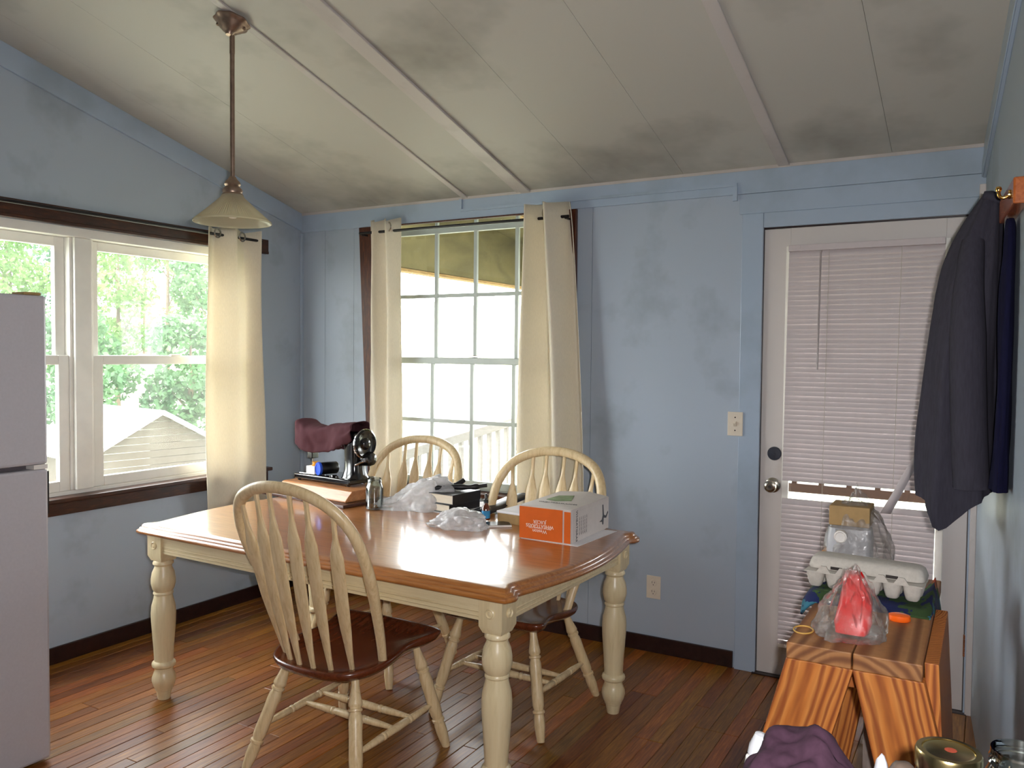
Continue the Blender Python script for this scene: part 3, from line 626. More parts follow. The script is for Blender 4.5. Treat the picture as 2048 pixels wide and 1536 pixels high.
MB().tube([(PX, PY, zc-.06), (PX, PY, 2.11)], .009, 10).build('rod', 'bronze', t, smooth=60)
MB().lathe([(0, zc-.068), (.010, zc-.068), (.010, zc-.135), (0, zc-.135)], 12, Matrix.Translation((PX, PY, 0)), cap=False).build('swivel', 'bronze', t, smooth=40)
MB().lathe([(0, 2.125), (.012, 2.125), (.018, 2.115), (.028, 2.105), (.031, 2.095), (.026, 2.088), (.034, 2.080), (.038, 2.072), (.036, 2.062), (.040, 2.056), (.0, 2.056)], 24, Matrix.Translation((PX, PY, 0)), cap=False).build('shade_holder', 'bronze', t, smooth=40)
rings = []
NR = 180
def shr(z0, r0, rib, off=0):
    return [(PX+(r0+off+rib*(1 if i % 2 else -1))*math.cos(2*math.pi*i/NR), PY+(r0+off+rib*(1 if i % 2 else -1))*math.sin(2*math.pi*i/NR), z0) for i in range(NR)]
for z0, r0, rb in [(2.06, .036, .0), (2.045, .044, .0012), (2.02, .070, .0015), (1.99, .103, .0016), (1.968, .128, .0016), (1.960, .138, .0012), (1.955, .1445, 0), (1.949, .1455, 0)]: rings.append(shr(z0, r0, rb))
for z0, r0 in [(1.949, .1425), (1.957, .138), (1.968, .124), (1.99, .099), (2.02, .066), (2.045, .040), (2.056, .033)]: rings.append(shr(z0, r0, 0))
MB().loft(rings, cap=False).build('glass_shade', 'shade', t, smooth=30)
MB().lathe([(0, 1.966), (.012, 1.968), (.022, 1.978), (.027, 1.992), (.024, 2.008), (.015, 2.028), (.013, 2.055), (0, 2.055)], 18, Matrix.Translation((PX, PY, 0)), cap=False).build('bulb', 'white_card', t, smooth=60)

# ------------------------------------------------------------ fridge
t = thing('refrigerator', 'white top freezer refrigerator standing before the left window', 'refrigerator', (.50, -2.53, 0))
FY0, FY1 = -2.90, -2.145; FX = .88
B(.14, FX-.07, FY0+.01, FY1-.012, .02, 1.63).build('cabinet', 'fridge', t, bevel=.006)
B(FX-.058, FX, FY0, FY1, 1.056, 1.642).build('freezer_door', 'fridge', t, bevel=.010)
B(FX-.058, FX, FY0, FY1, .012, 1.040).build('fridge_door', 'fridge', t, bevel=.010)
B(FX-.069, FX-.0585, FY0+.015, FY1-.015, .05, 1.62).build('gasket', 'gasket', t)
B(FX-.09, FX-.015, FY1-.07, FY1-.01, 1.643, 1.653).build('top_hinge', 'cardboard', t, bevel=.003)
B(FX-.05, FX-.002, FY1-.05, FY1-.002, 1.0405, 1.0555).build('middle_hinge', 'white_card', t)
B(.16, FX-.08, FY0+.02, FY1-.02, .0, .0195).build('base_rail', 'gasket', t)
B(FX-.05, FX-.008, FY1+.0005, FY1+.006, .88, 1.03).build('hinge_side_trim', 'black_plastic', t)

# ------------------------------------------------------------ dining table
TC = (1.597, -1.168); TR = math.radians(-1.4)
T = thing('dining_table', 'cream dining table with honey oak top and turned legs', 'table', (TC[0], TC[1], 0), TR)
HL, HW = .915, .52
def end_x(v):                                   # end profile, v in -1..1
    a = abs(v)
    if a > .90: return HL-.018*((a-.90)/.10)**2
    if a > .84: return HL-.022+.022*((a-.84)/.06)
    return HL-.022 + .062*math.cos(a/.84*math.pi/2)
out = []
n = 40
for i in range(n+1):
    v = -1+2*i/n; v = max(-1, min(1, math.copysign(abs(v)**.8, v))); out.append(Vector((end_x(v), v*HW, 0)))
rt = out; lt = [Vector((-p.x, -p.y, 0)) for p in rt]
outline = []
def roundc(pts): return pts
outline = rt + [Vector((HL-.05, HW+.004, 0)), Vector((.4, HW+.008, 0)), Vector((0, HW+.010, 0)), Vector((-.4, HW+.008, 0)), Vector((-HL+.05, HW+.004, 0))] + lt + [Vector((-HL+.05, -HW-.004, 0)), Vector((-.4, -HW-.008, 0)), Vector((0, -HW-.010, 0)), Vector((.4, -HW-.008, 0)), Vector((HL-.05, -HW-.004, 0))]
def inset(pts, d):
    N = len(pts); r = []
    for i, p in enumerate(pts):
        a = pts[i-1]; b = pts[(i+1) % N]; tv = (b-a).normalized(); nrm = Vector((-tv.y, tv.x, 0)); r.append(p+nrm*d)
    return r
rings = []
for z0, d in [(.700, .02), (.7005, .006), (.704, .001), (.709, 0), (.714, .001), (.7175, .005), (.718, .011), (.7225, .012), (.7265, .0155), (.7275, .021), (.732, .022), (.737, .026), (.7395, .033), (.740, .040)]:
    rings.append([p+Vector((0, 0, z0)) for p in inset(outline, d)])
MB().loft(rings).build('tabletop', 'top', T, local=True, smooth=45)
LX, LY = .825, .445
bk = .043
prof = [(.0, .585), (.036, .585), (.041, .577), (.041, .570), (.034, .563), (.035, .555), (.044, .535), (.0485, .508), (.0485, .488), (.043, .465), (.037, .455), (.040, .450), (.040, .445), (.036, .441), (.039, .425), (.047, .395), (.0495, .365), (.0485, .33), (.045, .28), (.0405, .22), (.038, .175), (.038, .163), (.046, .156), (.048, .148), (.046, .140), (.037, .133), (.0365, .122), (.041, .110), (.0465, .095), (.0475, .080), (.043, .060), (.035, .045), (.0345, .040), (.031, .037), (.030, .03), (.0245, 0), (0, 0)]
for sx in (-1, 1):
    for sy in (-1, 1):
        l = MB(); x, y = sx*LX, sy*LY
        l.loft([[(x+a*bk*k, y+b*bk*k, z0) for a, b in ((-1, -1), (1, -1), (1, 1), (-1, 1))] for z0, k in ((.585, .78), (.607, 1), (.6995, 1))])
        l.lathe(prof, 28, Matrix.Translation((x, y, 0)), cap=False)
        leg = l.build('leg', 'cream', T, local=True, smooth=35, bevel=.0)
        for (ax, s_) in (('x', sx), ('y', sy)):
            q = Matrix.Translation((x+(s_*bk if ax == 'x' else 0), y+(s_*bk if ax == 'y' else 0), .652)) @ (Matrix.Rotation(s_*math.pi/2, 4, 'Y') if ax == 'x' else Matrix.Rotation(-s_*math.pi/2, 4, 'X'))
            MB().lathe([(0, 0), (.0155, 0), (.0165, .003), (.0135, .0055), (.011, .002), (.008, .002), (.006, .0045), (0, .0055)], 20, q, cap=False).build('rosette', 'cream', leg, local=True, smooth=40)
def apron(a, b, w, horizontal):
    m = MB(); pr = [(-.011, .622), (.011, .622), (.011, .632), (.014, .635), (.011, .638), (.011, .646), (.014, .649), (.011, .652), (.011, .6995), (-.011, .6995)]
    if w < 0: pr = [(-d, z) for d, z in pr]
    r0, r1 = ([(a, w+d, z) for d, z in pr], [(b, w+d, z) for d, z in pr]) if horizontal else ([(w+d, a, z) for d, z in pr], [(w+d, b, z) for d, z in pr])
    m.loft([r0, r1]); return m
for w_ in (-LY-.022, LY+.022): apron(-LX+bk+.0003, LX-bk-.0003, w_, True).build('apron', 'cream_h', T, local=True)
for w_ in (-LX-.022, LX+.022): apron(-LY+bk+.0003, LY-bk-.0003, w_, False).build('apron', 'cream_h', T, local=True)

# ------------------------------------------------------------ chairs
def make_chair():
    C = thing('dining_chair', '', 'chair')
    sz = lambda y: .402+(y+.24)*.075
    half = [(0, -.245), (.10, -.236), (.17, -.203), (.213, -.14), (.225, -.07), (.219, 0), (.209, .06), (.212, .12), (.232, .185), (.237, .222), (.215, .247), (.12, .256), (0, .258)]
    ol = catmull([(x, y, 0) for x, y in half]+[(-x, y, 0) for x, y in half[-2:0:-1]], 4, True)
    rings = []
    for dz, k, dish in [(-.040, .80, 0), (-.037, .90, 0), (-.026, .965, 0), (-.013, .995, 0), (-.006, 1.0, 0), (0, .985, 0), (.001, .95, 0), (-.003, .86, .3), (-.010, .7, .8), (-.013, .45, 1), (-.014, .2, 1)]:
        rings.append([Vector((p.x*k, p.y*k+(1-k)*.0, sz(p.y*k)+dz)) for p in ol])
    MB().loft(rings).build('seat', 'seat', C, local=True, smooth=60)
    bp = [(-.198, -.058, sz(-.058)-.02), (-.216, -.095, .50), (-.245, -.16, .64), (-.264, -.222, .77), (-.254, -.272, .88), (-.203, -.314, .962), (-.110, -.338, 1.008), (0, -.345, 1.022)]
    bp = bp+[(-x, y, z) for x, y, z in bp[-2::-1]]
    path = catmull(bp, 5)
    N = len(path); rad = [.0155+.006*min(1, min(i, N-1-i)/12) for i in range(N)]
    MB().tube(path, rad, 12, .8).build('bow', 'chair_cream', C, local=True, smooth=60)
    def bow_at(x):
        best = min((p for p in path if p.z > .6), key=lambda p: abs(p.x-x)); return best
    for bx, by, tx in [(-.150, -.158, -.20), (-.092, -.196, -.118), (-.031, -.214, -.041), (.031, -.214, .041), (.092, -.196, .118), (.150, -.158, .20)]:
        p0 = bow_at(tx).copy(); p1 = Vector((bx, by, sz(by)-.012)); d = (p1-p0); X = Vector((1, 0, 0)); X = (X-d.normalized()*X.dot(d.normalized())).normalized(); Nn = d.normalized().cross(X)
        rings = []
        for tt, wd, th in [(0, .0075, .0065), (.10, .0075, .006), (.16, .009, .006), (.22, .019, .0058), (.265, .0265, .0055), (.32, .0275, .0055), (.6, .0265, .0055), (.72, .0225, .0055), (.85, .015, .006), (.95, .0085, .0065), (1, .007, .0065)]:
            c = p0+d*tt + Nn*(.010*math.sin(math.pi*tt))
            rings.append([c+X*(a*wd)+Nn*(b*th) for a, b in ((-1, -.35), (-.75, -1), (.75, -1), (1, -.35), (1, .35), (.75, 1), (-.75, 1), (-1, .35))])
        MB().loft(rings).build('spindle', 'chair_cream', C, local=True, smooth=50)
    lp = [(0, .012), (.07, .0125), (.15, .0165), (.205, .0205), (.225, .0205), (.238, .0165), (.246, .0165), (.252, .0205), (.268, .0205), (.275, .0165), (.285, .0165), (.31, .0195), (.36, .0205), (.45, .0195), (.62, .0205), (.69, .0195), (.715, .0165), (.722, .0165), (.73, .0205), (.75, .0205), (.757, .0165), (.77, .0165), (.80, .0185), (.86, .0185), (.94, .0155), (1, .0125)]
    legs = {}
    for sx in (-1, 1):
        for fy, a, b in (('f', (.165*sx, .165), (.25*sx, .25)), ('r', (.15*sx, -.145), (.25*sx, -.255))):
            p0 = Vector((*a, sz(a[1])-.036)); p1 = Vector((*b, 0)); legs[(sx, fy)] = (p0, p1)
            MB().turned(p0, p1, [(a_, b_*1.13) for a_, b_ in lp]).build('leg', 'chair_cream', C, local=True, smooth=50)
    def at_z(k, z): p0, p1 = legs[k]; return p0+(p1-p0)*((p0.z-z)/(p0.z-p1.z))
    sp = [(0, .007), (.06, .0085), (.2, .012), (.30, .0135), (.315, .0105), (.322, .014), (.345, .014), (.352, .0105), (.37, .013), (.5, .0145), (.63, .013), (.648, .0105), (.655, .014), (.678, .014), (.685, .0105), (.70, .0135), (.8, .012), (.94, .0085), (1, .007)]
    side = {}
    for sx in (-1, 1):
        a, b = at_z((sx, 'f'), .165), at_z((sx, 'r'), .15); side[sx] = (a, b); MB().turned(a, b, sp, 12).build('stretcher', 'chair_cream', C, local=True, smooth=50)
    for q in (.30, .52):
        a = side[-1][0].lerp(side[-1][1], q); b = side[1][0].lerp(side[1][1], q); MB().turned(a, b, sp, 12).build('stretcher', 'chair_cream', C, local=True, smooth=50)
    return C
chair = make_chair()
chair['group'] = 'bow back dining chairs around the table'
chair.location = (1.767, -1.585, 0); chair['label'] = 'arrow spindle bow back chair nearest the camera, its back to us'
c2 = copy_tree(chair); c2.location = (2.055, -.88, 0); c2.rotation_euler = (0, 0, math.pi); c2['label'] = 'bow back chair behind the orange box, before the wide curtain'
c3 = copy_tree(chair); c3.location = (1.262, -.785, 0); c3.rotation_euler = (0, 0, math.pi); c3['label'] = 'bow back chair behind the plastic bag, beside the sewing machine'

# ------------------------------------------------------------ things on the table (top at .740)
TZ = .7402
def rbox(m, cx, cy, rz, lx, ly, z0, z1, ins=0):
    q = Matrix.Translation((cx, cy, 0)) @ Matrix.Rotation(rz, 4, 'Z'); a, b = lx/2, ly/2
    m.loft([[q @ Vector((sx*(a-i), sy*(b-i), z)) for sx, sy in ((-1, -1), (1, -1), (1, 1), (-1, 1))] for z, i in ((z0, 0), (z1, ins))]); return m
# wooden case base
cr = math.radians(-8)
t = thing('machine_case_base', 'tan wooden case base with dark bottom board under the sewing machine', 'case base', (.90, -.76, TZ), cr)
rbox(MB(), .895, -.765, cr, .62, .30, TZ, TZ+.014).build('bottom_board', 'case_dark', t, bevel=.003)
m = MB(); q = Matrix.Translation((.90, -.74, 0)) @ Matrix.Rotation(cr, 4, 'Z')
pr = [(-.125, TZ+.0141), (-.125, TZ+.022), (-.085, TZ+.060), (-.075, TZ+.064), (.10, TZ+.064), (.115, TZ+.05), (.115, TZ+.0141)]
m.loft([[q @ Vector((-.265, y, z)) for y, z in pr], [q @ Vector((.265, y, z)) for y, z in pr]]); m.build('block', 'case_wood', t, bevel=.003)
# sewing machine
sr = math.radians(-6); SZ = TZ+.0645
q = Matrix.Translation((.872, -.675, SZ)) @ Matrix.Rotation(sr, 4, 'Z')
t = thing('sewing_machine', 'black vintage sewing machine with chrome handwheel, on a wooden case base', 'sewing machine', (.872, -.675, SZ), sr)
def L(m, *a): return m.box(*a, q)
for sx in (-.18, .18):
    for sy in (-.07, .07): MB().lathe([(.009, 0), (.011, .0084)], 10, q @ Matrix.Translation((sx, sy, 0))).build('foot', 'black_plastic', t)
L(MB(), -.205, .205, -.088, .088, .0085, .0345).build('bed', 'black_iron', t, bevel=.006, smooth=40)
L(MB(), -.195, -.11, -.06, .06, .0346, .036).build('slide_plate', 'chrome', t)
m = MB(); rg = []
for z, hx, hy in [(.030, .060, .062), (.042, .052, .055), (.07, .045, .047), (.13, .042, .045), (.19, .044, .048), (.225, .05, .05), (.252, .048, .046), (.262, .030, .03)]:
    rg.append([q @ Vector((.150+hx*math.copysign(abs(math.cos(a))**.6, math.cos(a)), hy*math.copysign(abs(math.sin(a))**.6, math.sin(a)), z)) for a in [2*math.pi*i/20 for i in range(20)]])
m.loft(rg); m.build('pillar', 'black_iron', t, smooth=60)
m = MB(); rg = []
for x, zc_, hz, hy in [(.13, .222, .038, .042), (.05, .225, .034, .036), (-.06, .218, .033, .034), (-.13, .213, .037, .036), (-.165, .205, .045, .036), (-.19, .20, .042, .03)]:
    rg.append([q @ Vector((x, hy*math.cos(a), zc_+hz*math.sin(a))) for a in [2*math.pi*i/16 for i in range(16)]])
m.loft(rg); m.build('arm', 'black_iron', t, smooth=60)
L(MB(), -.178, -.142, -.022, .022, .105, .165).build('face_plate', 'black_iron', t, bevel=.004)
MB().tube([q @ Vector((-.16, 0, .105)), q @ Vector((-.16, 0, .05))], .004, 8).build('needle_bar', 'chrome', t)
MB().lathe([(0, .06), (.010, .06), (.010, .066), (.016, .069), (0, .069)], 12, q @ Matrix.Translation((-.16, 0, -.012)), cap=False).build('presser_foot', 'chrome', t)
wq = q @ Matrix.Translation((.205, 0, .205)) @ Matrix.Rotation(math.pi/2, 4, 'Y')
hw = MB().lathe([(0, -.01), (.018, -.01), (.02, .0), (.055, .004), (.064, 0), (.071, .006), (.073, .014), (.071, .022), (.064, .027), (.056, .022), (.03, .020), (.024, .03), (.015, .036), (0, .036)], 36, wq, cap=False).build('handwheel', 'black_iron', t, smooth=40)
MB().lathe([(.0715, .009), (.0745, .011), (.0745, .017), (.0715, .019)], 36, wq, cap=False).build('chrome_rim', 'chrome', hw, smooth=40)
mq = q @ Matrix.Translation((.195, .02, .130)) @ Matrix.Rotation(math.pi/2, 4, 'Y')
MB().lathe([(0, -.04), (.025, -.04), (.033, -.03), (.036, .0), (.036, .04), (.030, .056), (.018, .062), (0, .062)], 24, mq, cap=False).build('motor', 'black_iron', t, smooth=40)
MB().tube([q @ Vector((.185, -.03, .10)), q @ Vector((.21, -.02, .115)), q @ Vector((.235, 0, .125))], .006, 8).build('motor_bracket', 'chrome', t, smooth=60)
for i, (x, z) in enumerate([(.10, .195), (.085, .215), (.105, .225)]): MB().lathe([(0, 0), (.008, 0), (.010, .006), (.006, .012), (0, .014)], 12, q @ Matrix.Translation((x, -.046, z)) @ Matrix.Rotation(math.pi/2, 4, 'X'), cap=False).build('tension_knob', 'chrome', t, smooth=40)
for x in (-.02, .03, .075): MB().lathe([(0, 0), (.007, 0), (.007, .004), (0, .005)], 10, q @ Matrix.Translation((x, -.05, .0345)), cap=False).build('bed_screw', 'chrome', t)
# maroon cloth draped on the arm
m = MB(); rows = []
for k in range(37):
    v = k/36; x = -.225+.415*v; row = []
    top = .292+.020*math.exp(-((v-.02)/.10)**2)-.020*math.sin(math.pi*min(1, v/.6))+.022*max(0, v-.6)/.4
    bot = .158-.012*math.sin(v*5)+.055*max(0, v-.72)/.28+.02*math.exp(-(v/.08)**2)
    for i in range(33):
        a = i/32                                   # front hem -> over the top -> back hem
        wv = .010*noise.noise(Vector((x*13, a*4, 1.7)))+.006*noise.noise(Vector((x*34, a*9, 4.2)))
        half = .060+.006*math.sin(v*9)
        if a < .36: yy, zz = -half-.006*math.sin(a*8), bot+(top-.018-bot)*a/.36
        elif a > .64: yy, zz = half, bot+(top-.018-bot)*(1-a)/.36
        else:
            b_ = (a-.36)/.28*math.pi; yy, zz = -half*math.cos(b_), top-.018+.018*math.sin(b_)
        row.append(q @ Vector((x, yy+wv*(1 if yy > 0 else -1), zz+wv)))
    rows.append(row)
tag(m.grid(rows).build('cloth_cover', 'maroon', None, smooth=180, solid=.003), 'dusty maroon cloth draped over the sewing machine arm', 'cloth')
# small boxes on machine bed
t = thing('notions_box', 'small white box with an orange spool, on the sewing machine bed', 'box', tuple(q @ Vector((-.105, -.04, .0327))), sr)
L(MB(), -.120, -.058, -.078, -.020, .0362, .077).build('carton', 'white_card', t, bevel=.002)
MB().lathe([(0, 0), (.018, 0), (.019, .004), (.013, .007), (.013, .016), (.018, .019), (0, .02)], 16, q @ Matrix.Translation((-.088, -.045, .0772)), cap=False).build('spool', 'amber', t, smooth=40)
bq = q @ Matrix.Translation((-.03, -.055, .0585)) @ Matrix.Rotation(math.pi/2+.15, 4, 'Y') @ Matrix.Rotation(0, 4, 'Z')
bq = q @ Matrix.Translation((-.032, -.080, .0685)) @ Matrix.Rotation(1.3, 4, 'Z') @ Matrix.Rotation(math.pi/2, 4, 'Y')
t = thing('thread_bottle', 'black bottle with blue cap lying on the sewing machine bed', 'bottle', tuple(q @ Vector((-.03, -.055, .033))), sr)
MB().lathe([(0, .012), (.029, .012), (.031, .016), (.031, .10), (.027, .105), (0, .105)], 20, bq, cap=False).build('body', 'black_plastic', t, smooth=40)
MB().lathe([(0, .002), (.024, .002), (.0245, 0), (.031, 0), (.0335, .003), (.0335, .0118), (0, .0118)], 24, bq, cap=False).build('cap', 'blue_cap', t, smooth=40)
# mason jar
def jar_profile(h, r, neck, th=.003):
    o = [(0, 0), (r*.8, 0), (r*.97, .004), (r, .012), (r, h*.66), (r*.96, h*.74), (neck+.002, h*.82), (neck, h*.86), (neck+.002, h*.88), (neck, h*.90), (neck+.002, h*.92), (neck, h*.95), (neck, h)]
    i = [(neck-th, h), (neck-th, h*.84), (r*.93-th, h*.73), (r-th, h*.65), (r-th, .014), (r*.8, .008), (0, .008)]
    return o+i
t = tag(MB().lathe(jar_profile(.142, .040, .031), 32, Matrix.Translation((1.30, -.88, TZ)), cap=False).build('glass_jar', 'jar', None, smooth=35), 'open clear glass jar in front of the wooden case base', 'jar')
# crinkled bags
def crease(p):
    d = noise.voronoi(p)[0]; return min(.5, d[1]-d[0])
def blob(cx, cy, z0, lx, ly, h, rz, seed, amp=.02, shape=None, sub=5, freq=9, cr=1.0):
    bm = bmesh.new(); bmesh.ops.create_icosphere(bm, subdivisions=sub, radius=1)
    qm = Matrix.Translation((cx, cy, z0)) @ Matrix.Rotation(rz, 4, 'Z'); vs_ = []
    for v in bm.verts:
        p = v.co; x, y, z = p.x, p.y, max(p.z, -.25)
        z = (z+.25)/1.25
        if shape: x, y, z = shape(x, y, z)
        P = Vector((p.x+seed, p.y*1.1, p.z*.8))
        v1 = crease(P*freq*.22)+.5*crease(P*freq*.5+Vector((3, 1, 2)))-.35
        v2 = noise.noise(Vector((p.x*2+seed*2, p.y*2, p.z*2)))
        dr = 1+(v1*cr+v2*.9)*amp*4
        vs_.append(qm @ Vector((x*lx*dr, y*ly*dr, max(0, z*h*(1+(v1*.8*cr+v2*.6)*amp*4)))))
    f = [tuple(v.index for v in fc.verts) for fc in bm.faces]; bm.free()
    return MB().add(vs_, f)
def sh1(x, y, z):
    k = .5+.5*x; return x, y*(.35+.75*k)*(1-.3*z), z*(.18+.92*k**1.3)
tag(blob(1.440, -.770, TZ, .180, .13, .205, .55, 3.3, .06, sh1, 5, 6.5, 1.7).build('plastic_bag', 'bag_w', None, smooth=48), 'tall crumpled white plastic bag between the jar and the books', 'plastic bag')
def sh2(x, y, z):
    k = .5-.5*x; return x, y*(1-.35*(k-.3)**2), z*(1-.75*max(0, -x)**2)
tag(blob(1.835, -1.00, TZ, .135, .085, .074, .18, 8.1, .05, sh2, 5, 7, 1.7).build('plastic_bag', 'bag_w', None, smooth=48), 'low crumpled white plastic bag lying in front of the books', 'plastic bag')
# books
def book(label, cx, cy, rz, w_, l_, z0, h, cover='black_leather'):
    t = thing('book', label, 'book', (cx, cy, z0), rz); c = .003
    m = MB(); rbox(m, cx, cy, rz, w_, l_, z0, z0+c); rbox(m, cx, cy, rz, w_, l_, z0+h-c, z0+h)
    qq = Matrix.Translation((cx, cy, 0)) @ Matrix.Rotation(rz, 4, 'Z'); m.box(w_/2-c, w_/2, -l_/2, l_/2, z0+c, z0+h-c, qq)
    m.build('cover', cover, t, bevel=.001); m = MB(); m.box(-w_/2+.004, w_/2-c-.0002, -l_/2+.004, l_/2-.004, z0+c+.0002, z0+h-c-.0002, qq); m.build('page_block', 'pages', t)
    return t
br = math.radians(-9)
# papers under the books
t = thing('document_pile', 'white papers spread under the two thick books', 'papers', (1.68, -.66, TZ), br)
rbox(MB(), 1.66, -.66, br, .28, .30, TZ, TZ+.003).build('sheet', 'paper', t); rbox(MB(), 1.71, -.60, br-.3, .24, .30, TZ+.0031, TZ+.006).build('sheet', 'paper', t)
book('thick book at the bottom of the black book pair, mostly hidden', 1.612, -.70, br, .148, .205, TZ+.0062, .036)
book('thick black book with cream page edges, on top of another book', 1.622, -.70, br+.06, .142, .20, TZ+.0424, .044)
t = thing('pouch', 'soft black folded pouch lying on top of the black book', 'pouch', (1.66, -.68, TZ+.087), .5)
um = MB(); P0 = [Vector((1.553, -.765, TZ+.1025)), Vector((1.60, -.71, TZ+.1045)), Vector((1.67, -.665, TZ+.104)), Vector((1.705, -.63, TZ+.106))]
um.tube(catmull(P0, 5), [.010+.005*math.sin(i*.6)**2 for i in range(16)], 10, .95).build('rolled_edge', 'black_leather', t, smooth=60)
MB().tube([(1.57, -.71, TZ+.101), (1.61, -.67, TZ+.108), (1.625, -.63, TZ+.128)], [.012, .013, .011], 10).build('loose_fold', 'black_leather', t, smooth=60)
MB().tube([P0[-1], P0[-1]+Vector((.03, .025, .004))], .009, 10).build('end_knob', 'black_plastic', t, smooth=60)
# navy folders
t = thing('document_folder', 'glossy navy folder lying between the books and the orange box', 'folder', (1.76, -.60, TZ), -.1)
for nm, mat, dx, dz, w_ in (('cover', 'navy', .735, .008, .105), ('flap', 'black_leather', .765, .016, .085)):
    m = MB(); rows = []
    for k in range(11):
        v = k/10; rows.append([Vector((1+dx-.005+.02*v+u*w_, -.775+.35*v+u*.02, TZ+dz+.010*math.sin(math.pi*u)+.030*v)) for u in (0, .25, .5, .75, 1)])
    m.grid(rows); m.build(nm, mat, t, smooth=60, solid=.002)
# dropper bottle
bx, by = 1.885, -.855
t = thing('dropper_bottle', 'small amber dropper bottle with black cap and blue label', 'bottle', (bx, by, TZ+.0095))
bq = Matrix.Translation((bx, by, TZ+.0095))
MB().lathe([(0, 0), (.0165, 0), (.018, .003), (.018, .052), (.012, .062), (.009, .066), (.009, .072), (0, .072)], 20, bq, cap=False).build('glass_body', 'amber_glass', t, smooth=40)
MB().lathe([(.0183, .008), (.0185, .008), (.0185, .04), (.0183, .04)], 20, bq, cap=False).build('label_band', 'label_blue', t, smooth=40)
MB().lathe([(0, .0721), (.0105, .0721), (.0105, .086), (.0065, .088), (.0055, .108), (.003, .112), (0, .112)], 16, bq, cap=False).build('cap', 'black_plastic', t, smooth=40)
# dark slate thing under bottle
pr_ = math.radians(38)
t = thing('thin_panel', 'thin black panel with a white edge lying under the dropper bottle', 'panel', (1.955, -.90, TZ), pr_)
rbox(MB(), 1.955, -.90, pr_, .135, .085, TZ, TZ+.0085).build('white_edge', 'white_card', t, bevel=.002)
rbox(MB(), 1.955, -.90, pr_, .128, .078, TZ+.0086, TZ+.0092).build('black_face', 'black_plastic', t)
# tissue style pad: white topped box with brown side
t = thing('paper_block', 'thick white topped paper block with brown side beside the orange box', 'paper block', (2.05, -.74, TZ), -.12)
rbox(MB(), 2.045, -.72, -.10, .20, .26, TZ, TZ+.042).build('block', 'cardboard', t, bevel=.002)
rbox(MB(), 2.045, -.72, -.10, .206, .266, TZ+.0421, TZ+.052).build('top_sheets', 'paper', t, bevel=.002)
# orange carton
X0, X1, Y0, Y1, Z0, Z1 = 2.158, 2.378, -1.048, -.688, TZ+.0012, TZ+.130
tag(rbox(MB(), 2.30, -.89, -.06, .25, .33, TZ, TZ+.001).build('loose_sheet', 'paper'), 'white sheet of paper under the orange and white box', 'paper')
t = thing('appliance_box', 'orange and white printed box standing upside down on the table end', 'box', (2.27, -.87, Z0))
B(X0, X1, Y0+.0015, Y1, Z0, Z1).build('carton', 'box_white', t, bevel=.0015)
B(X0, X1-.034, Y0-.001, Y0+.0013, Z0+.002, Z1-.004).build('orange_end_flap', 'orange_box', t)
B(X1-.027, X1, Y0-.0005, Y0+.0013, Z0+.002, Z1-.008).build('orange_side_flap', 'orange_box', t)
m = MB(); m.add([(X0+.002, Y0, Z1+.0002), (X1-.004, Y0, Z1-.002), (X1-.004, Y1-.002, Z1+.0006), (X1-.09, Y1-.002, Z1+.012), (X0+.002, Y1-.01, Z1+.004), (X1-.09, Y0+.06, Z1+.004)], [(0, 1, 5), (1, 2, 3, 5), (0, 5, 3, 4)]); m.build('lid_flap', 'box_white', t, solid=.0015)
B(X1, X1+.0012, Y0+.015, Y1-.13, Z0+.001, Z1-.012).build('side_flap', 'box_white', t)
xm = (X0+X1-.034)/2-.004
text('JUICER', .0185, 'print_white', t, (xm, Y0-.0013, Z0+.0765), (-1, 0, 0), (0, 0, -1)).location.z = 0
text('WHEATGRASS', .0185, 'print_white', t, (xm, Y0-.0013, Z0+.061), (-1, 0, 0), (0, 0, -1))
text('MANUAL STAINLESS STEEL', .0083, 'print_white', t, (xm, Y0-.0013, Z0+.050), (-1, 0, 0), (0, 0, -1))
text('Weston', .019, 'print_white', t, (xm, Y0-.0013, Z0+.041), (-1, 0, 0), (0, 0, -1))
text('WHEATGRASS', .020, 'print_dark', t, (X1+.0016, Y0+.045, Z0+.056), (0, 0, -1), (0, 1, 0))
for i in range(5): text('with stainless steel auger', .007, 'print_dark', t, (X1+.0016, Y0+.075+i*.016, Z0+.056), (0, 0, -1), (0, 1, 0))
text('WHEATGRASS JUICER', .017, 'print_dark', t, ((X0+X1)/2+.015, Y0+.075, Z1+.0065), (1, .03, .0), (0, 1, .04))
def decal(pts, mat, nm, n): 
    m = MB(); a = [Vector(p) for p in pts]; b = [p+Vector(n) for p in a]; m.prism(a, b); return m.build(nm, mat, t)
jx = X1+.0003
decal([(jx, Y1-.095, Z0+.040), (jx, Y1-.070, Z0+.045), (jx, Y1-.062, Z0+.062), (jx, Y1-.066, Z0+.105), (jx, Y1-.058, Z0+.105), (jx, Y1-.05, Z0+.062), (jx, Y1-.03, Z0+.056), (jx, Y1-.012, Z0+.072), (jx, Y1-.008, Z0+.066), (jx, Y1-.028, Z0+.046), (jx, Y1-.052, Z0+.05), (jx, Y1-.055, Z0+.024), (jx, Y1-.064, Z0+.024), (jx, Y1-.068, Z0+.036)], 'print_dark', 'printed_juicer', (.0008, 0, 0))
decal([(X0+.05, Y0+.13, Z1+.0065), (X0+.10, Y0+.11, Z1+.0072), (X0+.15, Y0+.15, Z1+.0062), (X0+.12, Y0+.24, Z1+.011), (X0+.06, Y0+.22, Z1+.009)], 'print_green', 'printed_picture', (0, 0, .0015))

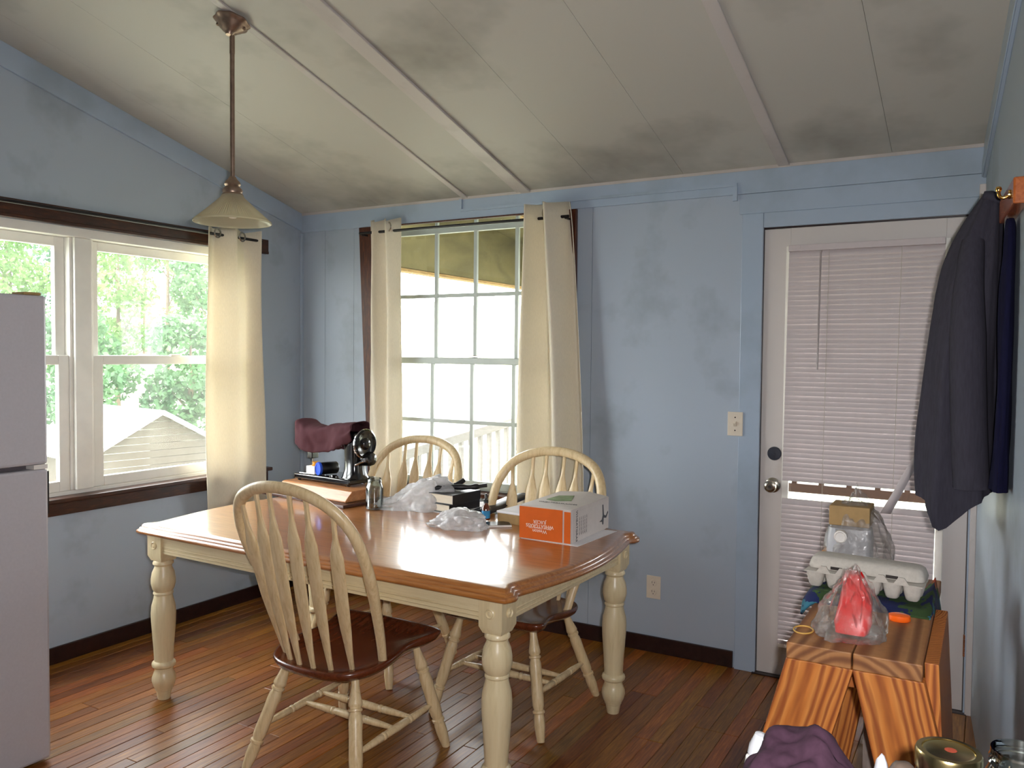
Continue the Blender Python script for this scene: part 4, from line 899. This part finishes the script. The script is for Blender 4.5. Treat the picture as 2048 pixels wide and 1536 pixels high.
# ------------------------------------------------------------ sawhorse
t = thing('sawhorse', 'orange pine sawhorse of two planks on splayed legs, before the door', 'sawhorse', (3.48, -1.3, 0))
HX = [(3.338, 3.4775), (3.481, 3.620)]
SY0, SY1 = -1.89, -1.11; ST = .80
for a, b in HX: B(a, b, SY0, SY1, .762, ST).build('top_plank', 'pine_y', t, bevel=.003)
def sleg(xt, ang, y0):
    loc = Vector((xt-3.48, y0+1.3, .7615)); Rm = Matrix.Rotation(ang, 3, 'Y'); inv = Rm.inverted(); w2 = .07/math.cos(ang); sh = -.7615*math.tan(ang)
    P = [(-w2+sh, 0, -.7615), (w2+sh, 0, -.7615), (w2+sh, .038, -.7615), (-w2+sh, .038, -.7615), (-w2, 0, 0), (w2, 0, 0), (w2, .038, 0), (-w2, .038, 0)]
    o = MB().hexa([inv @ Vector(p) for p in P]).build('leg', 'pine', t, local=True, bevel=.002)
    o.location = loc; o.rotation_euler = (0, ang, 0)
sleg(3.410, math.radians(15), SY0+.002); sleg(3.552, math.radians(-14), SY0+.002); sleg(3.410, math.radians(10), SY1-.06); sleg(3.545, math.radians(-5), SY1-.06)
y0, y1 = SY0+.03, -1.42
m = MB(); m.hexa([(3.640, y0, .46), (3.670, y0, .46), (3.670, y1, .46), (3.640, y1, .46), (3.6215, y0, .797), (3.6495, y0, .797), (3.6495, y1, .797), (3.6215, y1, .797)]); m.build('side_rail', 'pine', t, bevel=.002)
B(3.425, 3.50, -1.72, -1.682, .66, .7615).build('cleat', 'pine', t)
B(3.462, 3.498, -1.50, -1.46, .12, .7615).build('shaded_leg', 'shade_grey_wood', t)  # stands in for a rear leg in shadow, its shade put into the colour
B(3.40, 3.56, -1.52, -1.44, 0, .12).build('shaded_leg_foot', 'shade_grey_wood', t)
# folded floral cloth under carton
SZt = ST+.0005
m = MB(); rows = []
def fold(u, v):
    x = 3.305+.335*u; y = -1.54+.245*v
    z = SZt+.016+.006*math.sin(5*u+3*v)+.004*math.sin(17*u)*math.cos(9*v)
    z += .050*math.exp(-((u-.935)/.035)**2)*min(1, v*2)
    if u < .06: z -= (.06-u)*.4
    if u > .9: z -= (u-.9)*.75; x -= (u-.9)*.12
    if v < .12: z -= (.12-v)*.24
    return Vector((x, y, max(z, SZt if .10 < u < .94 else SZt-.06)))
rows = [[fold(i/28, k/20) for i in range(29)] for k in range(21)]
MB().grid(rows)
m.grid(rows); n0 = len(rows)
ring_t = [r for r in rows]
tag(m.build('folded_cloth', 'floral', None, smooth=60, solid=.006), 'dark blue floral cloth folded on the sawhorse under the egg carton', 'cloth')
# egg carton
CX, CY, CZ = 3.452, -1.425, SZt+.026
ca = math.radians(-5)
t = thing('egg_carton', 'grey pulp egg carton lying on the floral cloth on the sawhorse', 'egg carton', (CX, CY, CZ), ca)
q = Matrix.Translation((CX, CY, CZ)) @ Matrix.Rotation(ca, 4, 'Z')
m = MB()
for i in range(6):
    for j in range(2):
        cx, cy_ = -.122+.0487*i, -.040+.048*j
        rg = []
        for z, r in [(0, .013), (.004, .0165), (.018, .0205), (.032, .0236), (.044, .0242)]:
            rg.append([q @ Vector((cx+r*math.copysign(abs(math.cos(a))**.75, math.cos(a)), cy_+r*math.copysign(abs(math.sin(a))**.75, math.sin(a)), z)) for a in [2*math.pi*k/14 for k in range(14)]])
        m.loft(rg)
m.box(-.148, .148, -.066, .034, .0405, .0435, q); m.build('cup_tray', 'pulp', t, smooth=45)
for i in range(5):
    m = MB(); m.lathe([(.012, .0435), (.006, .062), (.003, .068)], 10, q @ Matrix.Translation((-.0975+.0487*i, -.016, 0)))
    m.build('tray_peak', 'pulp', t, smooth=30); m = MB()
    for j in (-.062,):
        m.loft([[q @ Vector((-.0975+.0487*i+dx, j+dy, z)) for dx, dy in ((-w2, -.003), (w2, -.003), (w2, .003), (-w2, .003))] for z, w2 in ((.0435, .018), (.060, .007))])
    m.build('front_tab', 'pulp', t, smooth=30)

m = MB(); rg = []
for z, ix in [(.046, .0), (.052, -.001), (.062, .002), (.072, .006), (.077, .012), (.079, .02)]:
    a_, b_ = .146-ix, .049-ix; rr = .022
    pts = []
    for sx, sy, a0 in ((1, 1, 0), (-1, 1, 90), (-1, -1, 180), (1, -1, 270)):
        for k in range(5):
            an = math.radians(a0+k*22.5); pts.append(q @ Vector((sx*(a_-rr)+rr*math.cos(an), .012+sy*(b_-rr)+rr*math.sin(an), z)))
    rg.append(pts)
m.loft(rg); lid = m.build('lid', 'pulp', t, smooth=50)
B(.055, .085, -.0385, -.0372, .048, .056, q).build('latch_hole', 'slot', lid); B(-.085, -.055, -.0385, -.0372, .048, .056, q).build('latch_hole', 'slot', lid)
# clear bag with red pack
t = thing('produce_bag', 'clear crinkled plastic bag holding a red pack, at the sawhorse front', 'plastic bag', (3.462, -1.735, SZt))
def sh3(x, y, z):
    k = max(.34, 1-.66*z**1.25); return x*k, y*k, z
blob(3.458, -1.738, SZt, .084, .105, .158, 0, 5.5, .035, sh3, 5, 9, 2.2).build('bag_film', 'bag_c', t, smooth=35)
m = MB(); rg = []
for z, cx, hx, hy, cy_ in [(.006, 3.460, .036, .030, -1.755), (.03, 3.462, .040, .030, -1.75), (.07, 3.466, .036, .026, -1.735), (.10, 3.462, .030, .022, -1.72), (.125, 3.456, .023, .016, -1.705), (.137, 3.455, .017, .008, -1.70)]:
    rg.append([Vector((cx+hx*math.copysign(abs(math.cos(a))**.5, math.cos(a))*(1+.06*math.sin(5*a+z*60)), cy_+hy*math.copysign(abs(math.sin(a))**.5, math.sin(a)), SZt+z)) for a in [2*math.pi*k/24 for k in range(24)]])
m.loft(rg); m.build('red_pack', 'red', t, smooth=50)
# orange cap, rubber band
tag(MB().lathe([(0, 0), (.019, 0), (.021, .003), (.020, .014), (.012, .017), (0, .017)], 18, Matrix.Translation((3.548, -1.585, SZt)) @ Matrix.Scale(1.25, 4, (1, 0, 0)), cap=False).build('bottle_cap', 'orange', None, smooth=40), 'bright orange plastic cap on the sawhorse before the floral cloth', 'cap')
tag(MB().tube([(3.357+.022*math.cos(a), -1.79+.030*math.sin(a), SZt+.002) for a in [2*math.pi*k/24 for k in range(25)]], .0018, 6).build('rubber_band', 'rubber', None, smooth=60), 'tan rubber band at the left front of the sawhorse', 'rubber band')
# wrapped package at the back
t = thing('wrapped_package', 'plastic wrapped cardboard box and capped jug at the back of the sawhorse', 'package', (3.39, -1.205, SZt))
B(3.327, 3.438, -1.262, -1.15, SZt+.160, SZt+.218).build('carton', 'cardboard', t, bevel=.003)
m = MB(); rg = []
for z, k in [(.002, .98), (.012, 1.08), (.12, 1.08), (.150, 1.0), (.1595, .6)]:
    rg.append([Vector((3.380+.058*k*math.copysign(abs(math.cos(a))**.45, math.cos(a)), -1.208+.050*k*math.copysign(abs(math.sin(a))**.45, math.sin(a)), SZt+z)) for a in [2*math.pi*i/28 for i in range(28)]])
m.loft(rg); m.build('jug', 'silver', t, smooth=50)
MB().lathe([(0, 0), (.017, 0), (.018, .002), (.018, .018), (.015, .020), (.012, .016), (0, .016)], 24, Matrix.Translation((3.362, -1.2615, SZt+.132)) @ Matrix.Rotation(math.pi/2+.1, 4, 'X'), cap=False).build('jug_cap', 'white_card', t, smooth=40)
B(3.306, 3.322, -1.26, -1.19, SZt+.002, SZt+.075).build('small_pack', 'amber', t)
def sh4(x, y, z):
    k = 1-.10*z if z < .68 else max(.2, .93-(z-.68)*2.2); return x*k+.12*(1-z)*(1 if x > 0 else -.25)*abs(x), y*k, z
blob(3.393, -1.205, SZt, .094, .078, .268, 0, 1.7, .028, sh4, 5, 8, 1.8).build('wrap_film', 'bag_k', t, smooth=35)

# ------------------------------------------------------------ coats on the right wall
t = thing('coat_rack', 'varnished orange wood rail with a brass hook high on the right wall', 'coat rack', (3.77, -1.1, 1.9))
m = MB(); y0, y1 = -1.40, -1.045
def wq_(y, d, z): return (RX(y)+d, y, z)
m.hexa([wq_(y0, -.036, 1.845), wq_(y0, 0, 1.845), wq_(y1, 0, 1.845), wq_(y1, -.036, 1.845), wq_(y0, -.036, 1.912), wq_(y0, 0, 1.912), wq_(y1, 0, 1.912), wq_(y1, -.036, 1.912)]); m.build('rail', 'rack', t, bevel=.005)
for y in (-1.33,):
    x = RX(y)-.0362
    h = MB(); h.lathe([(0, 0), (.012, 0), (.012, .004), (0, .004)], 12, Matrix.Translation((x, y, 1.880)) @ Matrix.Rotation(-math.pi/2, 4, 'Y'), cap=False)
    h.tube(catmull([(x, y, 1.878), (x-.014, y, 1.872), (x-.024, y, 1.878), (x-.026, y, 1.892)], 5), .0045, 8)
    h.lathe([(0, -.008), (.006, -.006), (.008, 0), (.006, .006), (0, .008)], 12, Matrix.Translation((x-.026, y, 1.895)), cap=False)
    h.build('hook', 'brass', t, smooth=50)
def draped(name, label, cat, mat, secs, seed, n=40, fold=.012, hem=None, nf=7):
    """secs: z, xc, yc, hx, hy"""
    t = thing(name, label, cat, (secs[0][1], secs[0][2], secs[-1][0]))
    P = catmull([(s[0], s[1], s[2]) for s in secs], 5); Q = catmull([(s[3], s[4], 0) for s in secs], 5)
    rg = []
    for k, (a, b) in enumerate(zip(P, Q)):
        z, xc, yc = a; hx, hy = b.x, b.y; v = k/(len(P)-1); ring = []
        for i in range(n):
            an = 2*math.pi*i/n
            fo = fold*v**.6*(math.sin(nf*an+seed+1.5*v)+.5*math.sin((2*nf+1)*an-seed))+.008*noise.noise(Vector((math.cos(an)*2, math.sin(an)*2, z*5+seed)))
            x = xc+(hx+fo)*math.copysign(abs(math.cos(an))**.8, math.cos(an)); y = yc+(hy+fo)*math.copysign(abs(math.sin(an))**.8, math.sin(an))
            dz = hem(math.cos(an), math.sin(an))*v**3 if hem else 0
            ring.append(Vector((x, y, z+dz)))
        rg.append(ring)
    MB().loft(rg).build('body', mat, t, smooth=70)
    return t
secs = [(1.955, 3.712, -.955, .014, .02), (1.935, 3.715, -.955, .025, .035), (1.88, 3.705, -.96, .045, .06), (1.78, 3.682, -.965, .070, .09), (1.68, 3.668, -.97, .085, .11), (1.50, 3.658, -.97, .096, .13), (1.30, 3.650, -.97, .105, .14), (1.12, 3.645, -.965, .108, .14), (1.02, 3.648, -.96, .108, .14)]
jk = draped('jacket', 'long charcoal jacket hanging on the rack over the door edge', 'jacket', 'charcoal', secs, 1.3, 48, .008, lambda c, s: -.075*math.exp(-((c+.25)/.35)**2)+.05*max(0, -c-.6)+.06*max(0, c-.2))
slv = MB(); slv.tube(catmull([(3.675, -1.045, 1.80), (3.668, -1.085, 1.65), (3.672, -1.11, 1.45), (3.680, -1.11, 1.25), (3.69, -1.10, 1.08)], 6), [.03+.018*min(1, i/10) for i in range(25)], 14, 1.0).build('sleeve', 'charcoal', jk, smooth=60)
MB().tube(catmull([(3.70, -.99, 1.94), (3.735, -.985, 1.925), (3.745, -.95, 1.925)], 5), .014, 10).build('collar', 'charcoal', jk, smooth=60)
draped('hanging_garment', 'navy blue garment hanging close to the right wall behind the jacket', 'garment', 'navy_cloth', [(1.838, 3.766, -1.17, .008, .03), (1.80, 3.765, -1.17, .013, .05), (1.6, 3.763, -1.18, .016, .07), (1.3, 3.762, -1.18, .017, .07), (1.09, 3.758, -1.17, .020, .07)], 4.4, 36, .003)

# ------------------------------------------------------------ counter near the camera with jars
t = thing('kitchen_counter', 'counter just below the lower right edge of the view, carrying the jars', 'counter', (4.0, -3.0, 0))
B(3.42, 4.6, -3.30, -2.665, .815, .85).build('worktop', 'counter', t, bevel=.004)
B(3.46, 4.56, -3.26, -2.70, .0, .8149).build('cabinet', 'cabinet', t)
KZ = .8502
def mason(label, x, y, lid):
    t = thing('mason_jar', label, 'jar', (x, y, KZ)); q = Matrix.Translation((x, y, KZ))
    MB().lathe(jar_profile(.140, .041, .0325), 36, q, cap=False).build('glass_body', 'jar', t, smooth=35)
    if lid:
        MB().lathe([(.0345, .122), (.036, .123), (.036, .1415), (.0345, .1445), (.029, .1448), (.029, .143), (.0345, .141), (.0345, .122)], 36, q, cap=False).build('screw_band', 'gold_lid', t, smooth=35)
        l_ = MB().lathe([(0, .1412), (.029, .1412), (.0295, .1425), (.027, .1438), (.024, .1428), (0, .143)], 36, q, cap=False).build('flat_lid', 'gold_lid', t, smooth=35)
        MB().lathe([(0, .1431), (.007, .1431), (.006, .1434), (0, .1434)], 9, q @ Matrix.Translation((.002, .004, 0)), cap=False).build('rust_spot', 'rust', l_)
    return t
mason('glass canning jar with a gold lid at the lower right', 3.697, -2.752, True)
mason('open glass jar at the bottom right corner, without lid', 3.772, -2.70, False)
# purple cloth bundle and small items
def sh5(x, y, z):
    z = z**.7; return x, y, z*(1-.28*max(0, x)**1.2)*(1+.10*math.sin(6*x+.6)*math.cos(3*y))
tag(blob(3.546, -2.775, KZ, .080, .078, .132, .15, 2.2, .05, sh5, 5, 4.5, 1.3).build('cloth_bundle', 'purple', None, smooth=80), 'dark purple cloth bundle at the bottom edge of the picture', 'cloth')
t = thing('tube', 'white squeeze tube with a clear cap, left of the purple cloth', 'tube', (3.462, -2.74, KZ))
q = Matrix.Translation((3.458, -2.735, KZ)) @ Matrix.Rotation(.18, 4, 'Y')
MB().lathe([(0, 0), (.012, 0), (.0135, .005), (.0135, .07), (.007, .076), (0, .076)], 20, q, cap=False).build('body', 'white_card', t, smooth=40)
MB().lathe([(0, .0765), (.0125, .0765), (.0125, .088), (.008, .105), (0, .107)], 16, q, cap=False).build('cap', 'silver', t, smooth=40)
t = thing('wrapped_bar', 'brown wrapped bundle with a pale tip beside the gold lidded jar', 'packet', (3.628, -2.735, KZ))
blob(3.650, -2.745, KZ, .030, .040, .118, 0, 6.2, .02, None, 4, 6).build('wrap', 'grey_bag', t, smooth=70)
blob(3.624, -2.740, KZ, .014, .016, .119, .3, 6.9, .02, None, 3, 6).build('pale_tip', 'silver', t, smooth=70)
# small hook on the wall under the jacket
tag(MB().lathe([(0, 0), (.012, .0), (.010, .012), (.016, .022), (.016, .030), (0, .034)], 16, Matrix.Translation((RX(-.42)-.0003, -.42, 1.06)) @ Matrix.Rotation(-math.pi/2, 4, 'Y'), cap=False).build('coat_peg', 'plate', None, smooth=40), 'small ivory peg on the right wall below the jacket', 'peg')

# ------------------------------------------------------------ outdoors
def hz(x, y):
    d = math.hypot(x-3.7, y+3.8)
    z = -1.0
    if x < -2: z -= min(1, (-2-x)/16)*3.6
    if d > 30: z += (d-30)*.16*max(0, min(1, (-x-6)/12))
    return z + .15*noise.noise(Vector((x*.15, y*.15, 0)))
rows = [[Vector((-80+5*i, -6+4*k if k else .2, hz(-80+5*i, -6+4*k))) for i in range(33)] for k in range(0, 24)]
rows[0] = [Vector((p.x, -30, p.z)) for p in rows[0]]
struct(MB().grid(rows).build('ground', 'grass', None, smooth=60))
# porch
pd = setting('porch_deck', (3, 1.2, -.1))
for i in range(15):
    y = .145+i*.145; B(.30, 6.2, y, y+.139, -.14, -.10).build('deck_board', 'rail_brown', pd)
B(.30, 6.2, .145, 2.31, -.9, -.142).build('deck_frame', 'rail_brown', pd)
pr = setting('porch_roof', (3, 1.5, 2.4))
def pz(y): return 2.62-.13*y
m = MB(); m.hexa([(.2, .141, pz(.14)), (6.4, .141, pz(.14)), (6.4, 3.0, pz(3.0)), (.2, 3.0, pz(3.0)), (.2, .141, pz(.14)+.05), (6.4, .141, pz(.14)+.05), (6.4, 3.0, pz(3)+.05), (.2, 3.0, pz(3)+.05)]); m.build('roof_sheet', 'ply', pr)
for i in range(5):
    x = 1.0+i*1.1; m = MB(); m.hexa([(x, .145, pz(.14)-.14), (x+.04, .145, pz(.14)-.14), (x+.04, 2.95, pz(2.95)-.14), (x, 2.95, pz(2.95)-.14), (x, .145, pz(.14)-.001), (x+.04, .145, pz(.14)-.001), (x+.04, 2.95, pz(2.95)-.001), (x, 2.95, pz(2.95)-.001)]); m.build('rafter', 'lumber', pr)
m = MB(); m.hexa([(.36, .145, 2.015), (.40, .145, 2.015), (.40, 2.98, 2.005), (.36, 2.98, 2.005), (.36, .145, pz(.145)-.001), (.40, .145, pz(.145)-.001), (.40, 2.98, pz(2.98)-.001), (.36, 2.98, pz(2.98)-.001)]); m.build('gable_panel', 'ply', pr)
B(.345, .425, .145, 2.98, 1.985, 2.0045).build('gable_trim', 'lumber', pr, bevel=.003)
B(.43, 6.2, 2.16, 2.22, 2.02, 2.19).build('header_beam', 'lumber', pr)
for i, x in enumerate((.41, 3.6, 6.0)):
    B(x-.045, x+.045, 2.15, 2.24, -.0995, 2.0).build('porch_post', 'post', pr, bevel=.004)
t = thing('deck_railing', 'railing coloured pale like bright haze at the left end of the porch', 'railing', (.41, 1.1, -.1))
m = MB(); m.hexa([(.37, .2, .735), (.45, .2, .735), (.45, 2.14, .905), (.37, 2.14, .905), (.37, .2, .80), (.45, .2, .80), (.45, 2.14, .97), (.37, 2.14, .97)]); m.build('top_rail', 'rail_hazed', t, bevel=.004)
B(.385, .435, .2, 2.14, -.02, .03).build('bottom_rail', 'rail_hazed', t)
for i in range(15):
    y = .26+i*.13; B(.395, .425, y, y+.03, .0305, .735+(y-.2)*.0876).build('baluster', 'rail_hazed', t)
for y in (.15,): B(.37, .45, y, y+.049, -.0995, .86).build('post', 'rail_hazed', t)
t = thing('deck_railing', 'brown stained railing along the front of the porch beyond the door', 'railing', (3, 2.2, -.1))
B(.46, 3.55, 2.17, 2.22, .86, .90).build('top_rail', 'rail_brown', t); B(.46, 3.55, 2.175, 2.215, .505, .565).build('middle_rail', 'rail_brown', t)
for i in range(17):
    x = .56+i*.18; B(x, x+.034, 2.178, 2.212, .5655, .8595).build('baluster', 'rail_brown', t)
B(3.65, 6.0, 2.17, 2.22, .86, .90).build('top_rail', 'rail_brown', t)
for x in (.46, 3.52): B(x, x+.03, 2.178, 2.212, -.0995, .5045).build('rail_post', 'rail_brown', t)
# shed down the hill
pk = Vector((-20.52, 14.44, -.645)); u = Vector((-.987, .161, 0)); g_ = Vector((-.161, -.987, 0))
t = thing('shed', 'small brown board shed with white tin roof seen through the left window', 'shed', (pk.x+u.x*2.5, pk.y+u.y*2.5, -4.2))
hw_, dr, Ls = 2.3, 1.25, 5.0
def sp_(a, b, z): return pk+u*a+g_*b+Vector((0, 0, z))
for s_ in (1, -1):
    MB().hexa([sp_(-.35, 0, 0), sp_(Ls, 0, 0), sp_(Ls, s_*hw_*1.15, -dr*1.15), sp_(-.35, s_*hw_*1.15, -dr*1.15), sp_(-.35, 0, .10), sp_(Ls, 0, .10), sp_(Ls, s_*hw_*1.15, -dr*1.15+.10), sp_(-.35, s_*hw_*1.15, -dr*1.15+.10)]).build('roof_sheet', 'tin', t)
zb = -3.8
nb = 12
for k in range(nb):                               # horizontal gable boards
    z1 = -.06-k*.24; z0 = z1-.225
    b1 = min(hw_, hw_*(-z0)/dr)*.98; bt = min(hw_, hw_*(-z1-.02)/dr)*.98
    if z0 < -dr: b1 = hw_*.98
    if z1 < -dr: bt = hw_*.98
    MB().hexa([sp_(0, -b1, z0), sp_(.05, -b1, z0), sp_(.05, b1, z0), sp_(0, b1, z0), sp_(0, -bt, z1), sp_(.05, -bt, z1), sp_(.05, bt, z1), sp_(0, bt, z1)]).build('wall_board', 'shed_wood', t)
for s_ in (1, -1):
    MB().hexa([sp_(.06, s_*hw_*.96, -dr-.05), sp_(Ls-.1, s_*hw_*.96, -dr-.05), sp_(Ls-.1, s_*hw_*.94, -dr-.05), sp_(.06, s_*hw_*.94, -dr-.05), sp_(.06, s_*hw_*.96, zb), sp_(Ls-.1, s_*hw_*.96, zb), sp_(Ls-.1, s_*hw_*.94, zb), sp_(.06, s_*hw_*.94, zb)]).build('side_wall', 'shed_wood', t)
# trees
def tree(label, x, y, h, r, mat, n, seed, leaf=.30, base=.18):
    rd = random.Random(seed); z0 = hz(x, y)-.1
    t = thing('broadleaf_tree', label, 'tree', (x, y, z0), 0, 'trees on the hill beyond the left window')
    lv = MB(); V = []; F = []
    cl = []
    for _ in range(26):
        a = rd.uniform(0, 6.28); q_ = rd.uniform(base, .98); rr = r*math.sin(math.pi*min(1, (q_-base*.6)/(1.02-base*.6)))**.6*rd.uniform(.35, .95)
        cl.append(Vector((math.cos(a)*rr, math.sin(a)*rr, q_*h)))
    for i in range(n):
        c = cl[i % 26]; d = Vector((rd.gauss(0, 1), rd.gauss(0, 1), rd.gauss(0, .8))).normalized()*r*.36*rd.uniform(.6, 1)**.5
        p = c+d; nx = Vector((rd.gauss(0, 1), rd.gauss(0, 1), rd.gauss(0, 1))).normalized(); ny = nx.orthogonal().normalized(); ny = Matrix.Rotation(rd.uniform(0, 6.28), 3, nx) @ ny; nn = nx.cross(ny)
        s_ = leaf*rd.uniform(.6, 1.3)*.5; o = len(V)
        V += [p-ny*s_, p+nn*s_*.6, p+ny*s_, p-nn*s_*.6]; F.append((o, o+1, o+2, o+3))
    lv.v = V; lv.f = F
    lv.build('foliage', mat, t, local=True, recalc=False)
    tr = MB(); tr.tube([(0, 0, 0), (.1, 0, h*.4), (0, .1, h*.85)], [.16, .11, .03], 8)
    for c in cl[:8]: tr.tube([(0.05, 0, max(.3, c.z*.55)), tuple(c*.9)], [.05, .02], 5)
    tr.build('trunk', 'bark', t, local=True, smooth=60)
def dirv(px, D):
    v = c_f*1658.3+c_r*(px-1024); v.z = 0; v.normalize(); return CAM.x+v.x*D, CAM.y+v.y*D
TREES = [('mid green bush tree directly behind the shed roof', 165, 41, 6.4, 2.1, 'leaf_b', 4600),
         ('mid green bush tree between the shed roof and the curtain', 378, 41, 6.2, 1.9, 'leaf_b', 4600),
         ('bright green tree left of the window mullion', 20, 49, 10, 2.3, 'leaf_a', 5000),
         ('bright green rounded tree in the middle of the right window unit', 235, 49, 10.5, 2.6, 'leaf_a', 5600),
         ('mid green tree half hidden by the cream curtain', 432, 49, 10.5, 2.4, 'leaf_b', 5000),
         ('deep green tree rising behind the window mullion', 125, 60, 15.5, 3.0, 'leaf_c', 6000),
         ('pale green tall tree beside the curtain edge', 335, 60, 15.5, 3.2, 'leaf_a', 6000),
         ('deep green tall tree at the far left of the view', 15, 74, 22, 4.6, 'leaf_c', 7500),
         ('deep green tallest tree rising behind the pale ones', 262, 88, 28, 6.4, 'leaf_c', 9000),
         ('mid green slender tree in the gap right of the window middle', 290, 66, 18, 3.0, 'leaf_b', 6500),
         ('deep green tall tree at the right, behind the curtain', 435, 76, 22, 4.8, 'leaf_c', 7500)]
for i, (lab, px, D, h, r, mat, n) in enumerate(TREES):
    x, y = dirv(px, D); tree(lab, x, y, h, r, mat, n, 100+i)
